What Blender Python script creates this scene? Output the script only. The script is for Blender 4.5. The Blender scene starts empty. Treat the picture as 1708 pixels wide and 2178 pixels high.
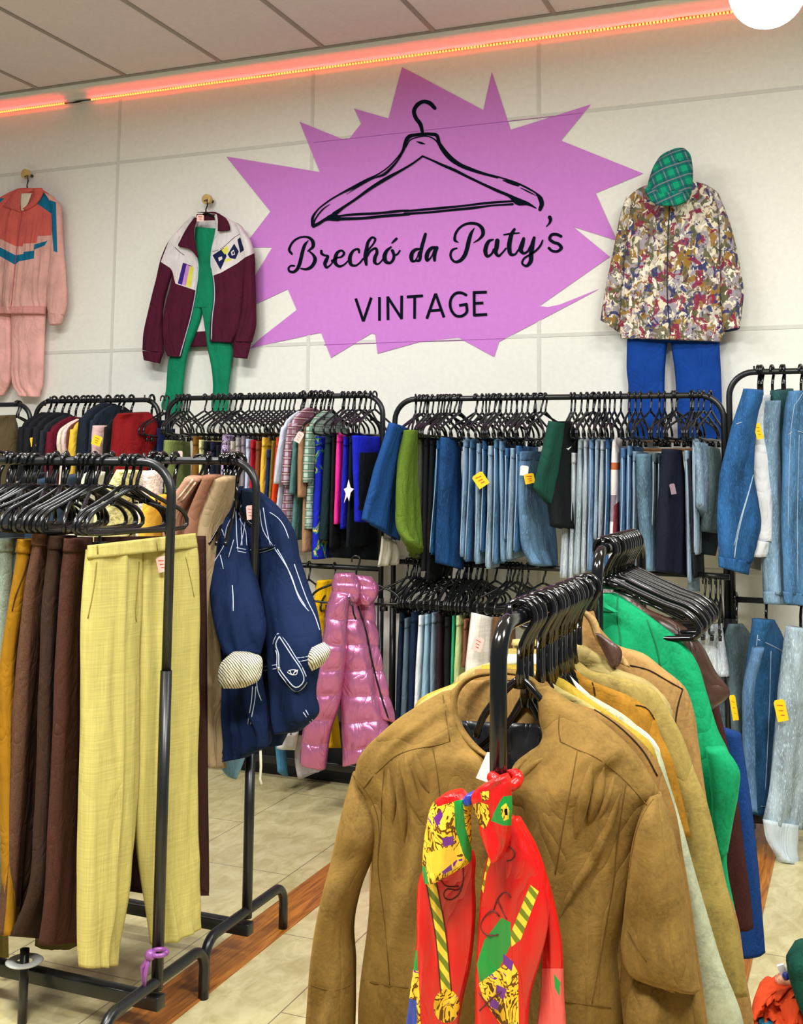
import bpy, bmesh, math, random
import numpy as np
from mathutils import Vector, noise, Matrix

SC = bpy.context.scene
COL = SC.collection
# ------------------------------------------------------------------ camera
F_PX, PPX, PPY = 2396.4352, 854.0, 760.267
YAW, PITCH, ROLL, WALL_Y, CAM_Z = .3874, .0956, .0102, 5.1539, 1.45
Fv = np.array([-math.sin(YAW)*math.cos(PITCH), math.cos(YAW)*math.cos(PITCH), math.sin(PITCH)])
_r = np.array([math.cos(YAW), math.sin(YAW), 0.0]); _u = np.cross(_r, Fv)
Rv = math.cos(ROLL)*_r+math.sin(ROLL)*_u
Uv = -math.sin(ROLL)*_r+math.cos(ROLL)*_u
cam_d = bpy.data.cameras.new('camera'); cam = bpy.data.objects.new('camera', cam_d); COL.objects.link(cam)
cam.matrix_world = Matrix(((Rv[0], Uv[0], -Fv[0], 0), (Rv[1], Uv[1], -Fv[1], 0), (Rv[2], Uv[2], -Fv[2], CAM_Z), (0, 0, 0, 1)))
cam_d.sensor_fit = 'VERTICAL'; cam_d.sensor_height = 24.0
cam_d.lens = 24.0*F_PX/2178.0
cam_d.shift_x = 0.0
cam_d.shift_y = -(1089.0-PPY)/2178.0
cam_d.clip_start = 0.05
SC.camera = cam
# ------------------------------------------------------------------ world, lamps of the shop, exposure
SC.view_settings.view_transform = 'Standard'
try: SC.view_settings.look = 'None'
except Exception: pass
SC.view_settings.gamma = 1.0
SC.view_settings.exposure = 0.0
SC.view_settings.use_curve_mapping = False
wd = bpy.data.worlds.new('world'); SC.world = wd; wd.use_nodes = True
wd.node_tree.nodes['Background'].inputs[0].default_value = (.92, .98, 1.06, 1)
wd.node_tree.nodes['Background'].inputs[1].default_value = 0.22
def area(x, y, z, sx, sy, power, col=(1, .99, .965), tilt=0.0):
    l = bpy.data.lights.new('ceiling_lamp_light', 'AREA'); l.shape = 'RECTANGLE'; l.size = sx; l.size_y = sy
    l.energy = power; l.color = col
    o = bpy.data.objects.new('ceiling_lamp_light', l); COL.objects.link(o); o.location = (x, y, z); o.rotation_euler = (tilt, 0, 0)
area(-2.9, 1.3, 3.4, 1.0, .4, 130)
area(-0.9, 0.4, 3.4, 1.0, .4, 150)
area(1.0, 1.3, 3.4, 1.0, .4, 130)
area(-2.6, 3.2, 3.42, 1.2, .3, 44)
area(0.4, 3.1, 3.42, 1.2, .3, 40)

# ------------------------------------------------------------------ pixel -> place helpers (planes of the room)
def ray(x, y):
    return Fv+Rv*(x-PPX)/F_PX+Uv*(PPY-y)/F_PX
def PY(x, y, Y):
    d = ray(x, y); p = d*(Y/d[1]); return np.array([p[0], p[1], p[2]+CAM_Z])
_f, _rr, _uu = [tuple(float(v) for v in a) for a in (Fv, Rv, Uv)]
def proj(p):
    x, y, z = p[0], p[1], p[2]-CAM_Z; d = x*_f[0]+y*_f[1]+z*_f[2]
    return PPX+F_PX*(x*_rr[0]+y*_rr[1]+z*_rr[2])/d, PPY-F_PX*(x*_uu[0]+y*_uu[1]+z*_uu[2])/d
# ------------------------------------------------------------------ materials
def lin(c):
    if isinstance(c, str):
        c = c.lstrip('#'); c = [int(c[i:i+2], 16)/255 for i in (0, 2, 4)]
    return tuple((v/12.92 if v <= .04045 else ((v+.055)/1.055)**2.4) for v in c)+(1.0,)
MATS = {}
def nt(name):
    m = bpy.data.materials.new(name); m.use_nodes = True
    n = m.node_tree.nodes; l = m.node_tree.links; b = n['Principled BSDF']
    return m, n, l, b
def mixc(n, l, fac, a, b_):
    mx = n.new('ShaderNodeMix'); mx.data_type = 'RGBA'
    if isinstance(fac, float): mx.inputs[0].default_value = fac
    else: l.new(fac, mx.inputs[0])
    for s, v in ((6, a), (7, b_)):
        if isinstance(v, tuple): mx.inputs[s].default_value = v
        else: l.new(v, mx.inputs[s])
    return mx.outputs[2]
def noi(n, l, scale, det=3, vec=None, rough=.55, dist=0):
    t = n.new('ShaderNodeTexNoise'); t.inputs['Scale'].default_value = scale; t.inputs['Detail'].default_value = det
    t.inputs['Roughness'].default_value = rough; t.inputs['Distortion'].default_value = dist
    if vec is not None: l.new(vec, t.inputs['Vector'])
    return t
def mapr(n, l, val, a, b_, c=0., d=1.):
    r = n.new('ShaderNodeMapRange'); r.inputs[1].default_value = a; r.inputs[2].default_value = b_
    r.inputs[3].default_value = c; r.inputs[4].default_value = d; l.new(val, r.inputs[0]); return r.outputs[0]
def scalev(n, l, sx, sy, sz):
    tc = n.new('ShaderNodeTexCoord'); mp = n.new('ShaderNodeMapping'); l.new(tc.outputs['Object'], mp.inputs[0])
    mp.inputs['Scale'].default_value = (sx, sy, sz); return mp.outputs[0]
def bump(n, l, b, h, strength, dist=.002):
    bp = n.new('ShaderNodeBump'); bp.inputs['Strength'].default_value = strength; bp.inputs['Distance'].default_value = dist
    l.new(h, bp.inputs['Height']); l.new(bp.outputs[0], b.inputs['Normal'])
def crumple(n, l, b, ov, amt=.5, sc_=13., zs=.55, dist=.012):
    # soft creases of cloth, chained under any weave bump
    t = noi(n, l, sc_, 2, scalev(n, l, 1, 1, zs), .5, 1.1)
    r = n.new('ShaderNodeMath'); r.operation = 'SUBTRACT'; r.inputs[1].default_value = .5; l.new(t.outputs[0], r.inputs[0])
    a = n.new('ShaderNodeMath'); a.operation = 'ABSOLUTE'; l.new(r.outputs[0], a.inputs[0])
    q = n.new('ShaderNodeMath'); q.operation = 'POWER'; q.inputs[1].default_value = .6; l.new(a.outputs[0], q.inputs[0])
    bp = n.new('ShaderNodeBump'); bp.inputs['Strength'].default_value = amt; bp.inputs['Distance'].default_value = dist; l.new(q.outputs[0], bp.inputs['Height'])
    old = b.inputs['Normal'].links
    if old: l.new(bp.outputs[0], old[0].from_node.inputs['Normal'])
    else: l.new(bp.outputs[0], b.inputs['Normal'])
def sh(c, k):
    c = lin(c) if isinstance(c, str) else c
    return (min(1, c[0]*k), min(1, c[1]*k), min(1, c[2]*k), 1)
def cloth(c, kind='plain', c2=None):
    key = (c, kind, c2)
    if key in MATS: return MATS[key]
    m, n, l, b = nt('fabric_'+kind); base = lin(c)
    b.inputs['Roughness'].default_value = .85; b.inputs['Specular IOR Level'].default_value = .2
    ov = scalev(n, l, 1, 1, 1)
    if kind == 'plain':
        t = noi(n, l, 9, 3, ov); l.new(mixc(n, l, mapr(n, l, t.outputs[0], .3, .7), sh(base, .82), sh(base, 1.12)), b.inputs['Base Color'])
        bump(n, l, b, noi(n, l, 260, 2, ov).outputs[0], .35, .001)
    elif kind == 'linen':
        v1 = scalev(n, l, 260, 260, 8); v2 = scalev(n, l, 10, 10, 300)
        a = noi(n, l, 1, 2, v1); q = noi(n, l, 1, 2, v2)
        ad = n.new('ShaderNodeMath'); ad.operation = 'ADD'; l.new(a.outputs[0], ad.inputs[0]); l.new(q.outputs[0], ad.inputs[1])
        l.new(mixc(n, l, mapr(n, l, ad.outputs[0], .7, 1.3), sh(base, .85), sh(base, 1.12)), b.inputs['Base Color'])
        bump(n, l, b, ad.outputs[0], .3, .0008)
    elif kind == 'denim':
        t = noi(n, l, 13, 4, scalev(n, l, 1, 1, .3), .6); f = noi(n, l, 1, 2, scalev(n, l, 420, 420, 60))
        k = mixc(n, l, mapr(n, l, t.outputs[0], .35, .68), sh(base, .38), sh(base, 1.0))
        l.new(mixc(n, l, mapr(n, l, f.outputs[0], .55, .72), k, sh(base, 1.3)), b.inputs['Base Color'])
        bump(n, l, b, f.outputs[0], .4, .001)
    elif kind == 'suede':
        t = noi(n, l, 11, 6, ov, .7, .6); f = noi(n, l, 150, 4, ov, .7)
        k = mixc(n, l, mapr(n, l, t.outputs[0], .36, .66), sh(base, .66), sh(base, 1.28))
        l.new(mixc(n, l, mapr(n, l, f.outputs[0], .35, .7, 0, .55), k, sh(base, 1.5)), b.inputs['Base Color'])
        b.inputs['Sheen Weight'].default_value = .25; b.inputs['Sheen Roughness'].default_value = .5
        b.inputs['Sheen Tint'].default_value = sh(base, 2)
        bump(n, l, b, t.outputs[0], .5, .006)
    elif kind == 'wool':
        t = noi(n, l, 300, 3, ov); l.new(mixc(n, l, mapr(n, l, t.outputs[0], .3, .7), sh(base, .7), sh(base, 1.3)), b.inputs['Base Color'])
        bump(n, l, b, t.outputs[0], .4, .001)
    elif kind == 'satin':
        b.inputs['Roughness'].default_value = .34; b.inputs['Specular IOR Level'].default_value = .6
        t = noi(n, l, 22, 3, scalev(n, l, 1, 1, .5)); b.inputs['Base Color'].default_value = base
        bump(n, l, b, t.outputs[0], .35, .006)
    elif kind == 'puffer':
        b.inputs['Roughness'].default_value = .27; b.inputs['Metallic'].default_value = .6; b.inputs['Specular IOR Level'].default_value = .8
        t = noi(n, l, 34, 4, scalev(n, l, 1, 1, .55), .6, .8); b.inputs['Base Color'].default_value = base
        bump(n, l, b, t.outputs[0], .25, .008)
    elif kind == 'leather':
        b.inputs['Roughness'].default_value = .38; b.inputs['Specular IOR Level'].default_value = .5
        t = noi(n, l, 60, 4, ov); l.new(mixc(n, l, t.outputs[0], sh(base, .8), sh(base, 1.2)), b.inputs['Base Color']); bump(n, l, b, t.outputs[0], .25, .002)
    elif kind == 'stripe':
        w = n.new('ShaderNodeTexWave'); w.inputs['Scale'].default_value = 62; w.inputs['Distortion'].default_value = 2.0; w.bands_direction = 'DIAGONAL'; w.inputs['Detail'].default_value = 0
        l.new(ov, w.inputs['Vector']); l.new(mixc(n, l, mapr(n, l, w.outputs[1], .2, .34), lin(c2), base), b.inputs['Base Color'])
    elif kind == 'plaid':
        outs = []
        for d, s in (('X', 1), ('Z', 1)):
            w = n.new('ShaderNodeTexWave'); w.bands_direction = d; w.inputs['Scale'].default_value = 11 if d == 'X' else 9; w.inputs['Distortion'].default_value = .6
            w.inputs['Detail'].default_value = 0; l.new(scalev(n, l, 1, 1, 1), w.inputs['Vector']); outs.append(w)
        k = mixc(n, l, mapr(n, l, outs[0].outputs[1], .5, .6, 0, .75), base, lin(c2))
        k = mixc(n, l, mapr(n, l, outs[1].outputs[1], .5, .6, 0, .75), k, lin(c2))
        k = mixc(n, l, mapr(n, l, outs[1].outputs[1], .95, .97, 0, .6), k, lin('#e0d8d0'))
        l.new(k, b.inputs['Base Color'])
    elif kind == 'tartan':
        k = base
        mp = n.new('ShaderNodeMapping'); tc = n.new('ShaderNodeTexCoord'); l.new(tc.outputs['Object'], mp.inputs[0]); mp.inputs['Rotation'].default_value = (0, .35, 0)
        for d in ('X', 'Z'):
            for sc_, a0, a1, cc in ((5.5, .55, .75, '#0c5460'), (5.5, .965, .98, '#b8a0a4'), (11, .975, .985, '#103848')):
                w = n.new('ShaderNodeTexWave'); w.bands_direction = d; w.inputs['Scale'].default_value = sc_; w.inputs['Distortion'].default_value = 1.0
                w.inputs['Detail'].default_value = 1; w.inputs['Detail Scale'].default_value = .8; l.new(mp.outputs[0], w.inputs['Vector'])
                k = mixc(n, l, mapr(n, l, w.outputs[1], a0, a1, 0, .32 if cc == '#b8a0a4' else .75), k, lin(cc))
        l.new(k, b.inputs['Base Color'])
    elif kind in ('camo', 'floral', 'scarf', 'sequin'):
        pal = {'camo': [('#efe6cf', 0), ('#c9c0b4', .37), ('#9c9692', .43), ('#ece2c8', .47), ('#8a7440', .52), ('#f0e6d2', .56), ('#9a2348', .60), ('#a87a38', .64), ('#3c4470', .68), ('#6e6d58', .73)],
               'floral': [('#1824b0', 0), ('#1824b0', .54), ('#3f8a58', .56), ('#d8c060', .61), ('#1824b0', .65), ('#8ab8d8', .72)],
               'scarf': [('#c99a20', 0), ('#5a3810', .38), ('#f0c030', .43), ('#6b4010', .50), ('#f4cc40', .53), ('#7a2a90', .62), ('#e8b020', .67)],
               'sequin': [('#3a2050', 0), ('#e8e0f0', .45), ('#6a3a8a', .5), ('#d8c8e8', .56), ('#2a1838', .62)]}[kind]
        sc_ = {'camo': 9.5, 'floral': 13, 'scarf': 26, 'sequin': 60}[kind]
        t = noi(n, l, sc_, 5 if kind == 'camo' else 3, scalev(n, l, 1, 1, .8), .6, 1.1)
        cr = n.new('ShaderNodeValToRGB'); cr.color_ramp.interpolation = 'CONSTANT'
        e = cr.color_ramp.elements
        while len(e) < len(pal): e.new(.5)
        for i, (cc, p) in enumerate(pal): e[i].position = p; e[i].color = lin(cc)
        l.new(t.outputs[0], cr.inputs[0])
        k = cr.outputs[0]
        if kind == 'camo':
            k = lin('#d6ccb6')
            t2 = noi(n, l, 60, 4, ov, .7); k = mixc(n, l, mapr(n, l, t2.outputs[0], .42, .6, 0, .8), k, lin('#a49c98'))
            for q_, (cc, th_, s_) in enumerate((('#9a929c', .48, 17), ('#6c6650', .53, 19), ('#95702a', .55, 21), ('#e6dcc0', .57, 24), ('#862044', .565, 20), ('#30386a', .585, 22), ('#585a3a', .585, 25), ('#f1ead6', .60, 34), ('#5a3048', .63, 27))):
                mp_ = n.new('ShaderNodeMapping'); l.new(ov, mp_.inputs[0]); mp_.inputs['Location'].default_value = (3.1*q_+.7, 1.3*q_, 2.2*q_); mp_.inputs['Scale'].default_value = (1.0, 1, .75)
                t3 = noi(n, l, s_, 2.5, mp_.outputs[0], .6, .7); k = mixc(n, l, mapr(n, l, t3.outputs[0], th_, th_+.02, 0, .92), k, lin(cc))
        l.new(k, b.inputs['Base Color'])
        if kind == 'scarf': b.inputs['Roughness'].default_value = .45
        if kind == 'sequin': b.inputs['Roughness'].default_value = .3
    elif kind == 'fluff':
        t = noi(n, l, 70, 4, ov); l.new(mixc(n, l, mapr(n, l, t.outputs[0], .3, .6), sh(base, .62), sh(base, 1.1)), b.inputs['Base Color']); bump(n, l, b, t.outputs[0], 1, .01)
    if kind in ('plain', 'wool', 'denim', 'camo', 'plaid', 'floral', 'stripe', 'tartan'): crumple(n, l, b, ov, .55)
    if kind == 'linen': crumple(n, l, b, ov, .3, 8., .4)
    if kind == 'suede': crumple(n, l, b, ov, .5, 9., .5, .015)
    if kind in ('satin', 'scarf', 'leather'): crumple(n, l, b, ov, .5, 16., .4, .01)
    if kind == 'puffer': crumple(n, l, b, ov, .45, 8., .6, .02)
    MATS[key] = m; return m
def flat(name, c, rough=.5, spec=.5, metal=0, emit=0, ecol=None):
    key = ('flat', name)
    if key in MATS: return MATS[key]
    m, n, l, b = nt(name); t = noi(n, l, 40, 2, scalev(n, l, 1, 1, 1))
    l.new(mixc(n, l, t.outputs[0], sh(c, .92), sh(c, 1.08)), b.inputs['Base Color'])
    b.inputs['Roughness'].default_value = rough; b.inputs['Specular IOR Level'].default_value = spec; b.inputs['Metallic'].default_value = metal
    if emit: b.inputs['Emission Color'].default_value = lin(ecol or c); b.inputs['Emission Strength'].default_value = emit
    MATS[key] = m; return m
BLACKMETAL = flat('black_painted_steel', '#17191a', .32, .5)
BLACKPLASTIC = flat('black_hanger_plastic', '#101212', .25, .5)
GLOSSPLASTIC = flat('glossy_black_plastic', '#080809', .12, .6)
GLOSSMETAL = flat('glossy_black_steel', '#0b0c0d', .13, .6)
SEAMDARK = flat('dark_thread', '#2a2114', .8, .1)
PAPER = flat('white_card', '#f0ecec', .6)
PINKTAG = flat('pink_card', '#eec4bc', .6)
YELTAG = flat('yellow_card', '#f2c80c', .5)
REDINK = flat('red_ink', '#d8551c', .5)
WHITETHREAD = flat('white_thread', '#b9c4d8', .8)
INK = flat('dark_mural_paint', '#0c141f', .95, .05)

# ------------------------------------------------------------------ mesh builder
class MB:
    def __init__(s): s.v = []; s.f = []; s.mi = []; s.c = 0
    def grid(s, rows, closed=True, capa=False, capb=False, mi=0):
        b = len(s.v); n = len(rows[0])
        for r in rows: s.v.extend([tuple(p) for p in r])
        for i in range(len(rows)-1):
            for j in range(n if closed else n-1):
                k = (j+1) % n
                s.f.append((b+i*n+j, b+i*n+k, b+(i+1)*n+k, b+(i+1)*n+j)); s.mi.append(mi)
        if capa: s.f.append(tuple(b+j for j in range(n))[::-1]); s.mi.append(mi)
        if capb: s.f.append(tuple(b+(len(rows)-1)*n+j for j in range(n))); s.mi.append(mi)
        return s
    def tube(s, pts, r, seg=8, cap=True, mi=0, flatx=1.0):
        pts = [np.array(p, float) for p in pts]; n = len(pts); rows = []
        rr = r if hasattr(r, '__len__') else [r]*n
        t0 = pts[1]-pts[0]; t0 /= np.linalg.norm(t0)+1e-12
        up = np.array([0, 0, 1.]) if abs(t0[2]) < .9 else np.array([1., 0, 0])
        a = np.cross(t0, up); a /= np.linalg.norm(a); 
        for i in range(n):
            t = pts[min(i+1, n-1)]-pts[max(i-1, 0)]; t = t/(np.linalg.norm(t)+1e-12)
            a = a-t*(a@t); a /= np.linalg.norm(a)+1e-12; b_ = np.cross(t, a)
            rows.append([pts[i]+rr[i]*(math.cos(q)*a+flatx*math.sin(q)*b_) for q in [2*math.pi*k/seg for k in range(seg)]])
        return s.grid(rows, True, cap, cap, mi)
    def box(s, c, d, mi=0, rot=0.):
        b = len(s.v); cx, cy, cz = c; co, si = math.cos(rot), math.sin(rot)
        for x in (-1, 1):
            for y in (-1, 1):
                for z in (-1, 1):
                    px_, py_ = x*d[0]/2, y*d[1]/2
                    s.v.append((cx+px_*co-py_*si, cy+px_*si+py_*co, cz+z*d[2]/2))
        for f in ((0, 1, 3, 2), (4, 6, 7, 5), (0, 4, 5, 1), (2, 3, 7, 6), (0, 2, 6, 4), (1, 5, 7, 3)):
            s.f.append(tuple(b+i for i in f)); s.mi.append(mi)
        return s
    def ball(s, c, r, nu=12, nv=8, mi=0, sz=1.):
        rows = []
        for i in range(nv+1):
            a = math.pi*i/nv; rows.append([(c[0]+r*math.sin(a)*math.cos(2*math.pi*j/nu), c[1]+r*math.sin(a)*math.sin(2*math.pi*j/nu), c[2]+r*sz*math.cos(a)) for j in range(nu)])
        return s.grid(rows, True, False, False, mi)
    def build(s, name, mat, parent=None, smooth=True, bevel=0, orig=None):
        me = bpy.data.meshes.new(name)
        v = np.array(s.v, float)
        if orig is None:
            lo, hi = v.min(0), v.max(0); orig = np.array([(lo[0]+hi[0])/2, (lo[1]+hi[1])/2, lo[2]])
        orig = np.array(orig, float)
        me.from_pydata([tuple(p) for p in (v-orig)], [], s.f)
        mats = mat if isinstance(mat, (list, tuple)) else [mat]
        for m in mats: me.materials.append(m)
        me.polygons.foreach_set('material_index', s.mi)
        if smooth: me.polygons.foreach_set('use_smooth', [True]*len(s.f))
        me.update()
        o = bpy.data.objects.new(name, me); COL.objects.link(o)
        if parent is not None:
            o.parent = parent; wl = np.array(parent['_w']); o.location = tuple(orig-wl)
        else: o.location = tuple(orig)
        o['_w'] = [float(x) for x in orig]
        if bevel:
            md = o.modifiers.new('bevel', 'BEVEL'); md.width = bevel; md.segments = 2; md.limit_method = 'ANGLE'
        return o
LABELS = {}
def tag(o, label, cat, group=None, kind=None):
    nw = len(label.split())
    if nw < 4 or nw > 16: print('LABEL LENGTH', nw, label)
    if label in LABELS and (group is None or LABELS[label] != group): print('LABEL DUP', label)
    LABELS[label] = group
    o['label'] = label; o['category'] = cat
    if group: o['group'] = group
    if kind: o['kind'] = kind
    return o
def empty(name, loc):
    o = bpy.data.objects.new(name, None); COL.objects.link(o); o.location = tuple(loc); o['_w'] = [float(x) for x in loc]; o.empty_display_size = .05
    return o
def cr_pts(P, n):
    """catmull-rom through the rows of an (m,k) array, n samples, uniform in chord length"""
    P = np.array(P, float); m = len(P)
    if m < 3:
        return np.array([P[0]+(P[-1]-P[0])*i/(n-1) for i in range(n)])
    d = np.linalg.norm(np.diff(P[:, :min(3, P.shape[1])] if P.shape[1] < 6 else P[:, :6], axis=0), axis=1)+1e-9
    t = np.concatenate([[0], np.cumsum(d)]); ts = np.linspace(0, t[-1], n); out = []
    T = np.zeros_like(P)
    for i in range(m):
        if i == 0: T[i] = (P[1]-P[0])/d[0]
        elif i == m-1: T[i] = (P[-1]-P[-2])/d[-1]
        else:
            a, b = (P[i]-P[i-1])/d[i-1], (P[i+1]-P[i])/d[i]; T[i] = (a*d[i]+b*d[i-1])/(d[i]+d[i-1])
    for q in ts:
        i = min(m-2, max(0, int(np.searchsorted(t, q, 'right')-1))); u = (q-t[i])/d[i]; h = d[i]
        out.append((2*u**3-3*u*u+1)*P[i]+(u**3-2*u*u+u)*h*T[i]+(-2*u**3+3*u*u)*P[i+1]+(u**3-u*u)*h*T[i+1])
    return np.array(out)
SEED = [0]
CAMP = np.array([0, 0, CAM_Z])
def slab(mb, rows, thick=.05, amp=.006, fr=22., p=2.6, res=.012, mi=0, lean=0., vlow=1.6, quilt=0., seed=None, capa=True, ridge=None):
    """closed body lofted between left and right edge points; rows: (L3, R3[, thickness])"""
    SEED[0] += 1; sd = SEED[0]*3.71 if seed is None else seed
    A = []
    for r in rows:
        t = r[2] if len(r) > 2 else thick
        A.append(list(r[0])+list(r[1])+[t])
    A = np.array(A, float)
    mid = (A[:, :3]+A[:, 3:6])/2
    Ltot = np.sum(np.linalg.norm(np.diff(mid, axis=0), axis=1)); W = np.mean(np.linalg.norm(A[:, 3:6]-A[:, :3], axis=1))
    nv = int(max(6, min(240, Ltot/res))); nu = int(max(7, min(190, W/res)))
    B = cr_pts(A, nv); B[:, 6] = np.maximum(B[:, 6], .004)
    mid = (B[:, :3]+B[:, 3:6])/2
    down = mid[-1]-mid[0]; down /= np.linalg.norm(down)+1e-9
    out = []
    for i in range(nv):
        L, R_, t = B[i, :3], B[i, 3:6], B[i, 6]; v = i/(nv-1); m = R_-L; w = np.linalg.norm(m)+1e-9; m = m/w
        n = np.cross(m, down); n /= np.linalg.norm(n)+1e-9
        if n@(CAMP-mid[i]) < 0: n = -n
        ring = []
        A_ = amp*1.25*(.4+.6*v)
        for side in (1, -1):
            for j in range(nu):
                s = j/(nu-1) if side > 0 else 1-j/(nu-1)
                if side < 0 and (j == 0 or j == nu-1): continue
                e = max(0., 1-abs(2*s-1)**p)**(1/p)
                q = s*w*fr
                f_ = noise.noise((q, v*Ltot*vlow, sd+side*9))+.55*(.35-abs(noise.noise((q*1.6+5, v*Ltot*vlow*1.7, sd+side*13)))*2)+.25*noise.noise((q*4, v*Ltot*vlow*5, sd+side*3))
                off = t/2*e+A_*f_*1.5*min(1, e*1.5)
                if quilt: off += quilt*(abs(math.sin(math.pi*v*Ltot/quilt_h))**.5-1)*e
                if ridge: off += ridge(s, v)*e
                ring.append(L+m*w*s+n*off*side)
        out.append(ring)
    mb.grid(out, True, capa, True, mi)
    return mb
quilt_h = .12
def R(rows, Y, t=None):
    """pixel rows (xl,yl,xr,yr[,t]) on plane Y, or a pair (YL,YR)"""
    YL, YR = Y if isinstance(Y, (tuple, list)) else (Y, Y)
    return [(PY(r[0], r[1], YL), PY(r[2], r[3], YR))+((r[4],) if len(r) > 4 else ((t,) if t else ())) for r in rows]
def inpoly(x, y, P):
    c = False; j = len(P)-1
    for i in range(len(P)):
        if (P[i][1] > y) != (P[j][1] > y) and x < (P[j][0]-P[i][0])*(y-P[i][1])/(P[j][1]-P[i][1])+P[i][0]: c = not c
        j = i
    return c
def zones(o, zs):
    """colour blocks of a garment: the cloth is cut along the seam between two colours, each side gets its own fabric"""
    me = o.data; w = Vector(o['_w']); cam_l = Vector((0, 0, CAM_Z))-w
    bm = bmesh.new(); bm.from_mesh(me)
    for m, polys in zs:
        for P in polys:
            for k in range(len(P)):
                a, b = P[k], P[(k+1) % len(P)]
                x0, x1, y0, y1 = min(a[0], b[0])-2, max(a[0], b[0])+2, min(a[1], b[1])-2, max(a[1], b[1])+2
                n = Vector(ray(*a)).cross(Vector(ray(*b)))
                if n.length < 1e-9: continue
                fs = []
                for f in bm.faces:
                    x, y = proj(f.calc_center_median()+w)
                    if x0 <= x <= x1 and y0 <= y <= y1: fs.append(f)
                if not fs: continue
                es = set(e for f in fs for e in f.edges); vs = set(v for f in fs for v in f.verts)
                bmesh.ops.bisect_plane(bm, geom=fs+list(es)+list(vs), plane_co=cam_l, plane_no=n.normalized(), dist=1e-6)
    cen = [(f, proj(f.calc_center_median()+w)) for f in bm.faces]
    for m, polys in zs:
        me.materials.append(m); idx = len(me.materials)-1
        for f, (x, y) in cen:
            if any(inpoly(x, y, P) for P in polys): f.material_index = idx; 
    for f in bm.faces: f.smooth = True
    bm.to_mesh(me); bm.free(); me.update()
from mathutils.bvhtree import BVHTree
def surf(objs, pts, off=.002, maxd=9.):
    """points of a line lying on the surface of the given meshes, as seen along the room's sight lines"""
    trees = []
    for o in objs:
        w = Vector(o['_w']); me = o.data
        trees.append(BVHTree.FromPolygons([v.co+w for v in me.vertices], [tuple(p.vertices) for p in me.polygons]))
    out = []
    for x, y in pts:
        d = Vector(ray(x, y)).normalized(); best = None
        for t in trees:
            h = t.ray_cast(Vector((0, 0, CAM_Z)), d, maxd)
            if h[0] is not None and (best is None or h[3] < best[1]): best = (h[0], h[3])
        if best: out.append(np.array(best[0]-d*off))
    return out
def dens(P, n=None, step=8):
    P = np.array(P, float); d = np.sum(np.linalg.norm(np.diff(P, axis=0), axis=1)); return cr_pts(P, n or max(4, int(d/step)))
def seam(parent, objs, pts, r=.0015, mat=None, name='seam', off=.0008, smooth=True, label=None):
    q = surf(objs, dens(pts), off)
    if len(q) < 3: return None
    if smooth:
        q = [q[0]]+[(q[i-1]+q[i]*2+q[i+1])/4 for i in range(1, len(q)-1)]+[q[-1]]
    o = MB().tube(q, r, 5).build(name, mat or SEAMDARK, parent)
    if label: o['label'] = label
    return o
# ================================================================== THE ROOM
D = WALL_Y
def struct(o, label, cat='structure'):
    o['label'] = label; o['category'] = cat; o['kind'] = 'structure'; return o
# floor: stone-look beige tiles
m, n, l, b = nt('floor_tile')
ov = scalev(n, l, 1, 1, 1)
br = n.new('ShaderNodeTexBrick'); br.offset = .5; br.inputs['Scale'].default_value = 1.0
br.inputs['Brick Width'].default_value = .9; br.inputs['Row Height'].default_value = .45; br.inputs['Mortar Size'].default_value = .0022
br.inputs['Mortar Smooth'].default_value = .3
mp = n.new('ShaderNodeMapping'); l.new(ov, mp.inputs[0]); mp.inputs['Rotation'].default_value = (0, 0, math.pi/2); mp.inputs['Location'].default_value = (.1, .12, 0)
l.new(mp.outputs[0], br.inputs['Vector'])
br.inputs['Color1'].default_value = lin('#d3c99c'); br.inputs['Color2'].default_value = lin('#cbc092'); br.inputs['Mortar'].default_value = lin('#857a63')
t = noi(n, l, 1, 5, scalev(n, l, 16, 9, 9), .65, .8)
mm = n.new('ShaderNodeMix'); mm.data_type = 'RGBA'; mm.blend_type = 'MULTIPLY'; mm.inputs[0].default_value = 1
l.new(br.outputs[0], mm.inputs[6]); l.new(mixc(n, l, mapr(n, l, t.outputs[0], .35, .62), lin('#ded9c8'), (1, 1, 1, 1)), mm.inputs[7])
l.new(mm.outputs[2], b.inputs['Base Color']); b.inputs['Roughness'].default_value = .32; bump(n, l, b, t.outputs[0], .2, .002)
fl = MB().box((-1.5, 2.3, -.05), (8, 7, .1)).build('floor', m, smooth=False, orig=(0, 0, 0))
struct(fl, 'beige stone-look tiled shop floor', 'floor')
m, n, l, b = nt('wood_strip'); t = noi(n, l, 1, 5, scalev(n, l, 55, 3, 3), .6, 1.5)
l.new(mixc(n, l, mapr(n, l, t.outputs[0], .35, .65), lin('#7a4312'), lin('#b87428')), b.inputs['Base Color']); b.inputs['Roughness'].default_value = .4
WOODSTRIP = m
for i, xx in enumerate((-1.77, -.41)):
    o = MB().box((xx, 2.35, .001), (.14, 5.4, .004)).build('trim_%d' % (i+1), WOODSTRIP, smooth=False)
    struct(o, 'brown wood-look strip set into the floor, ' + ('left one under the rack feet' if i == 0 else 'right one behind the coats'), 'floor strip')
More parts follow.
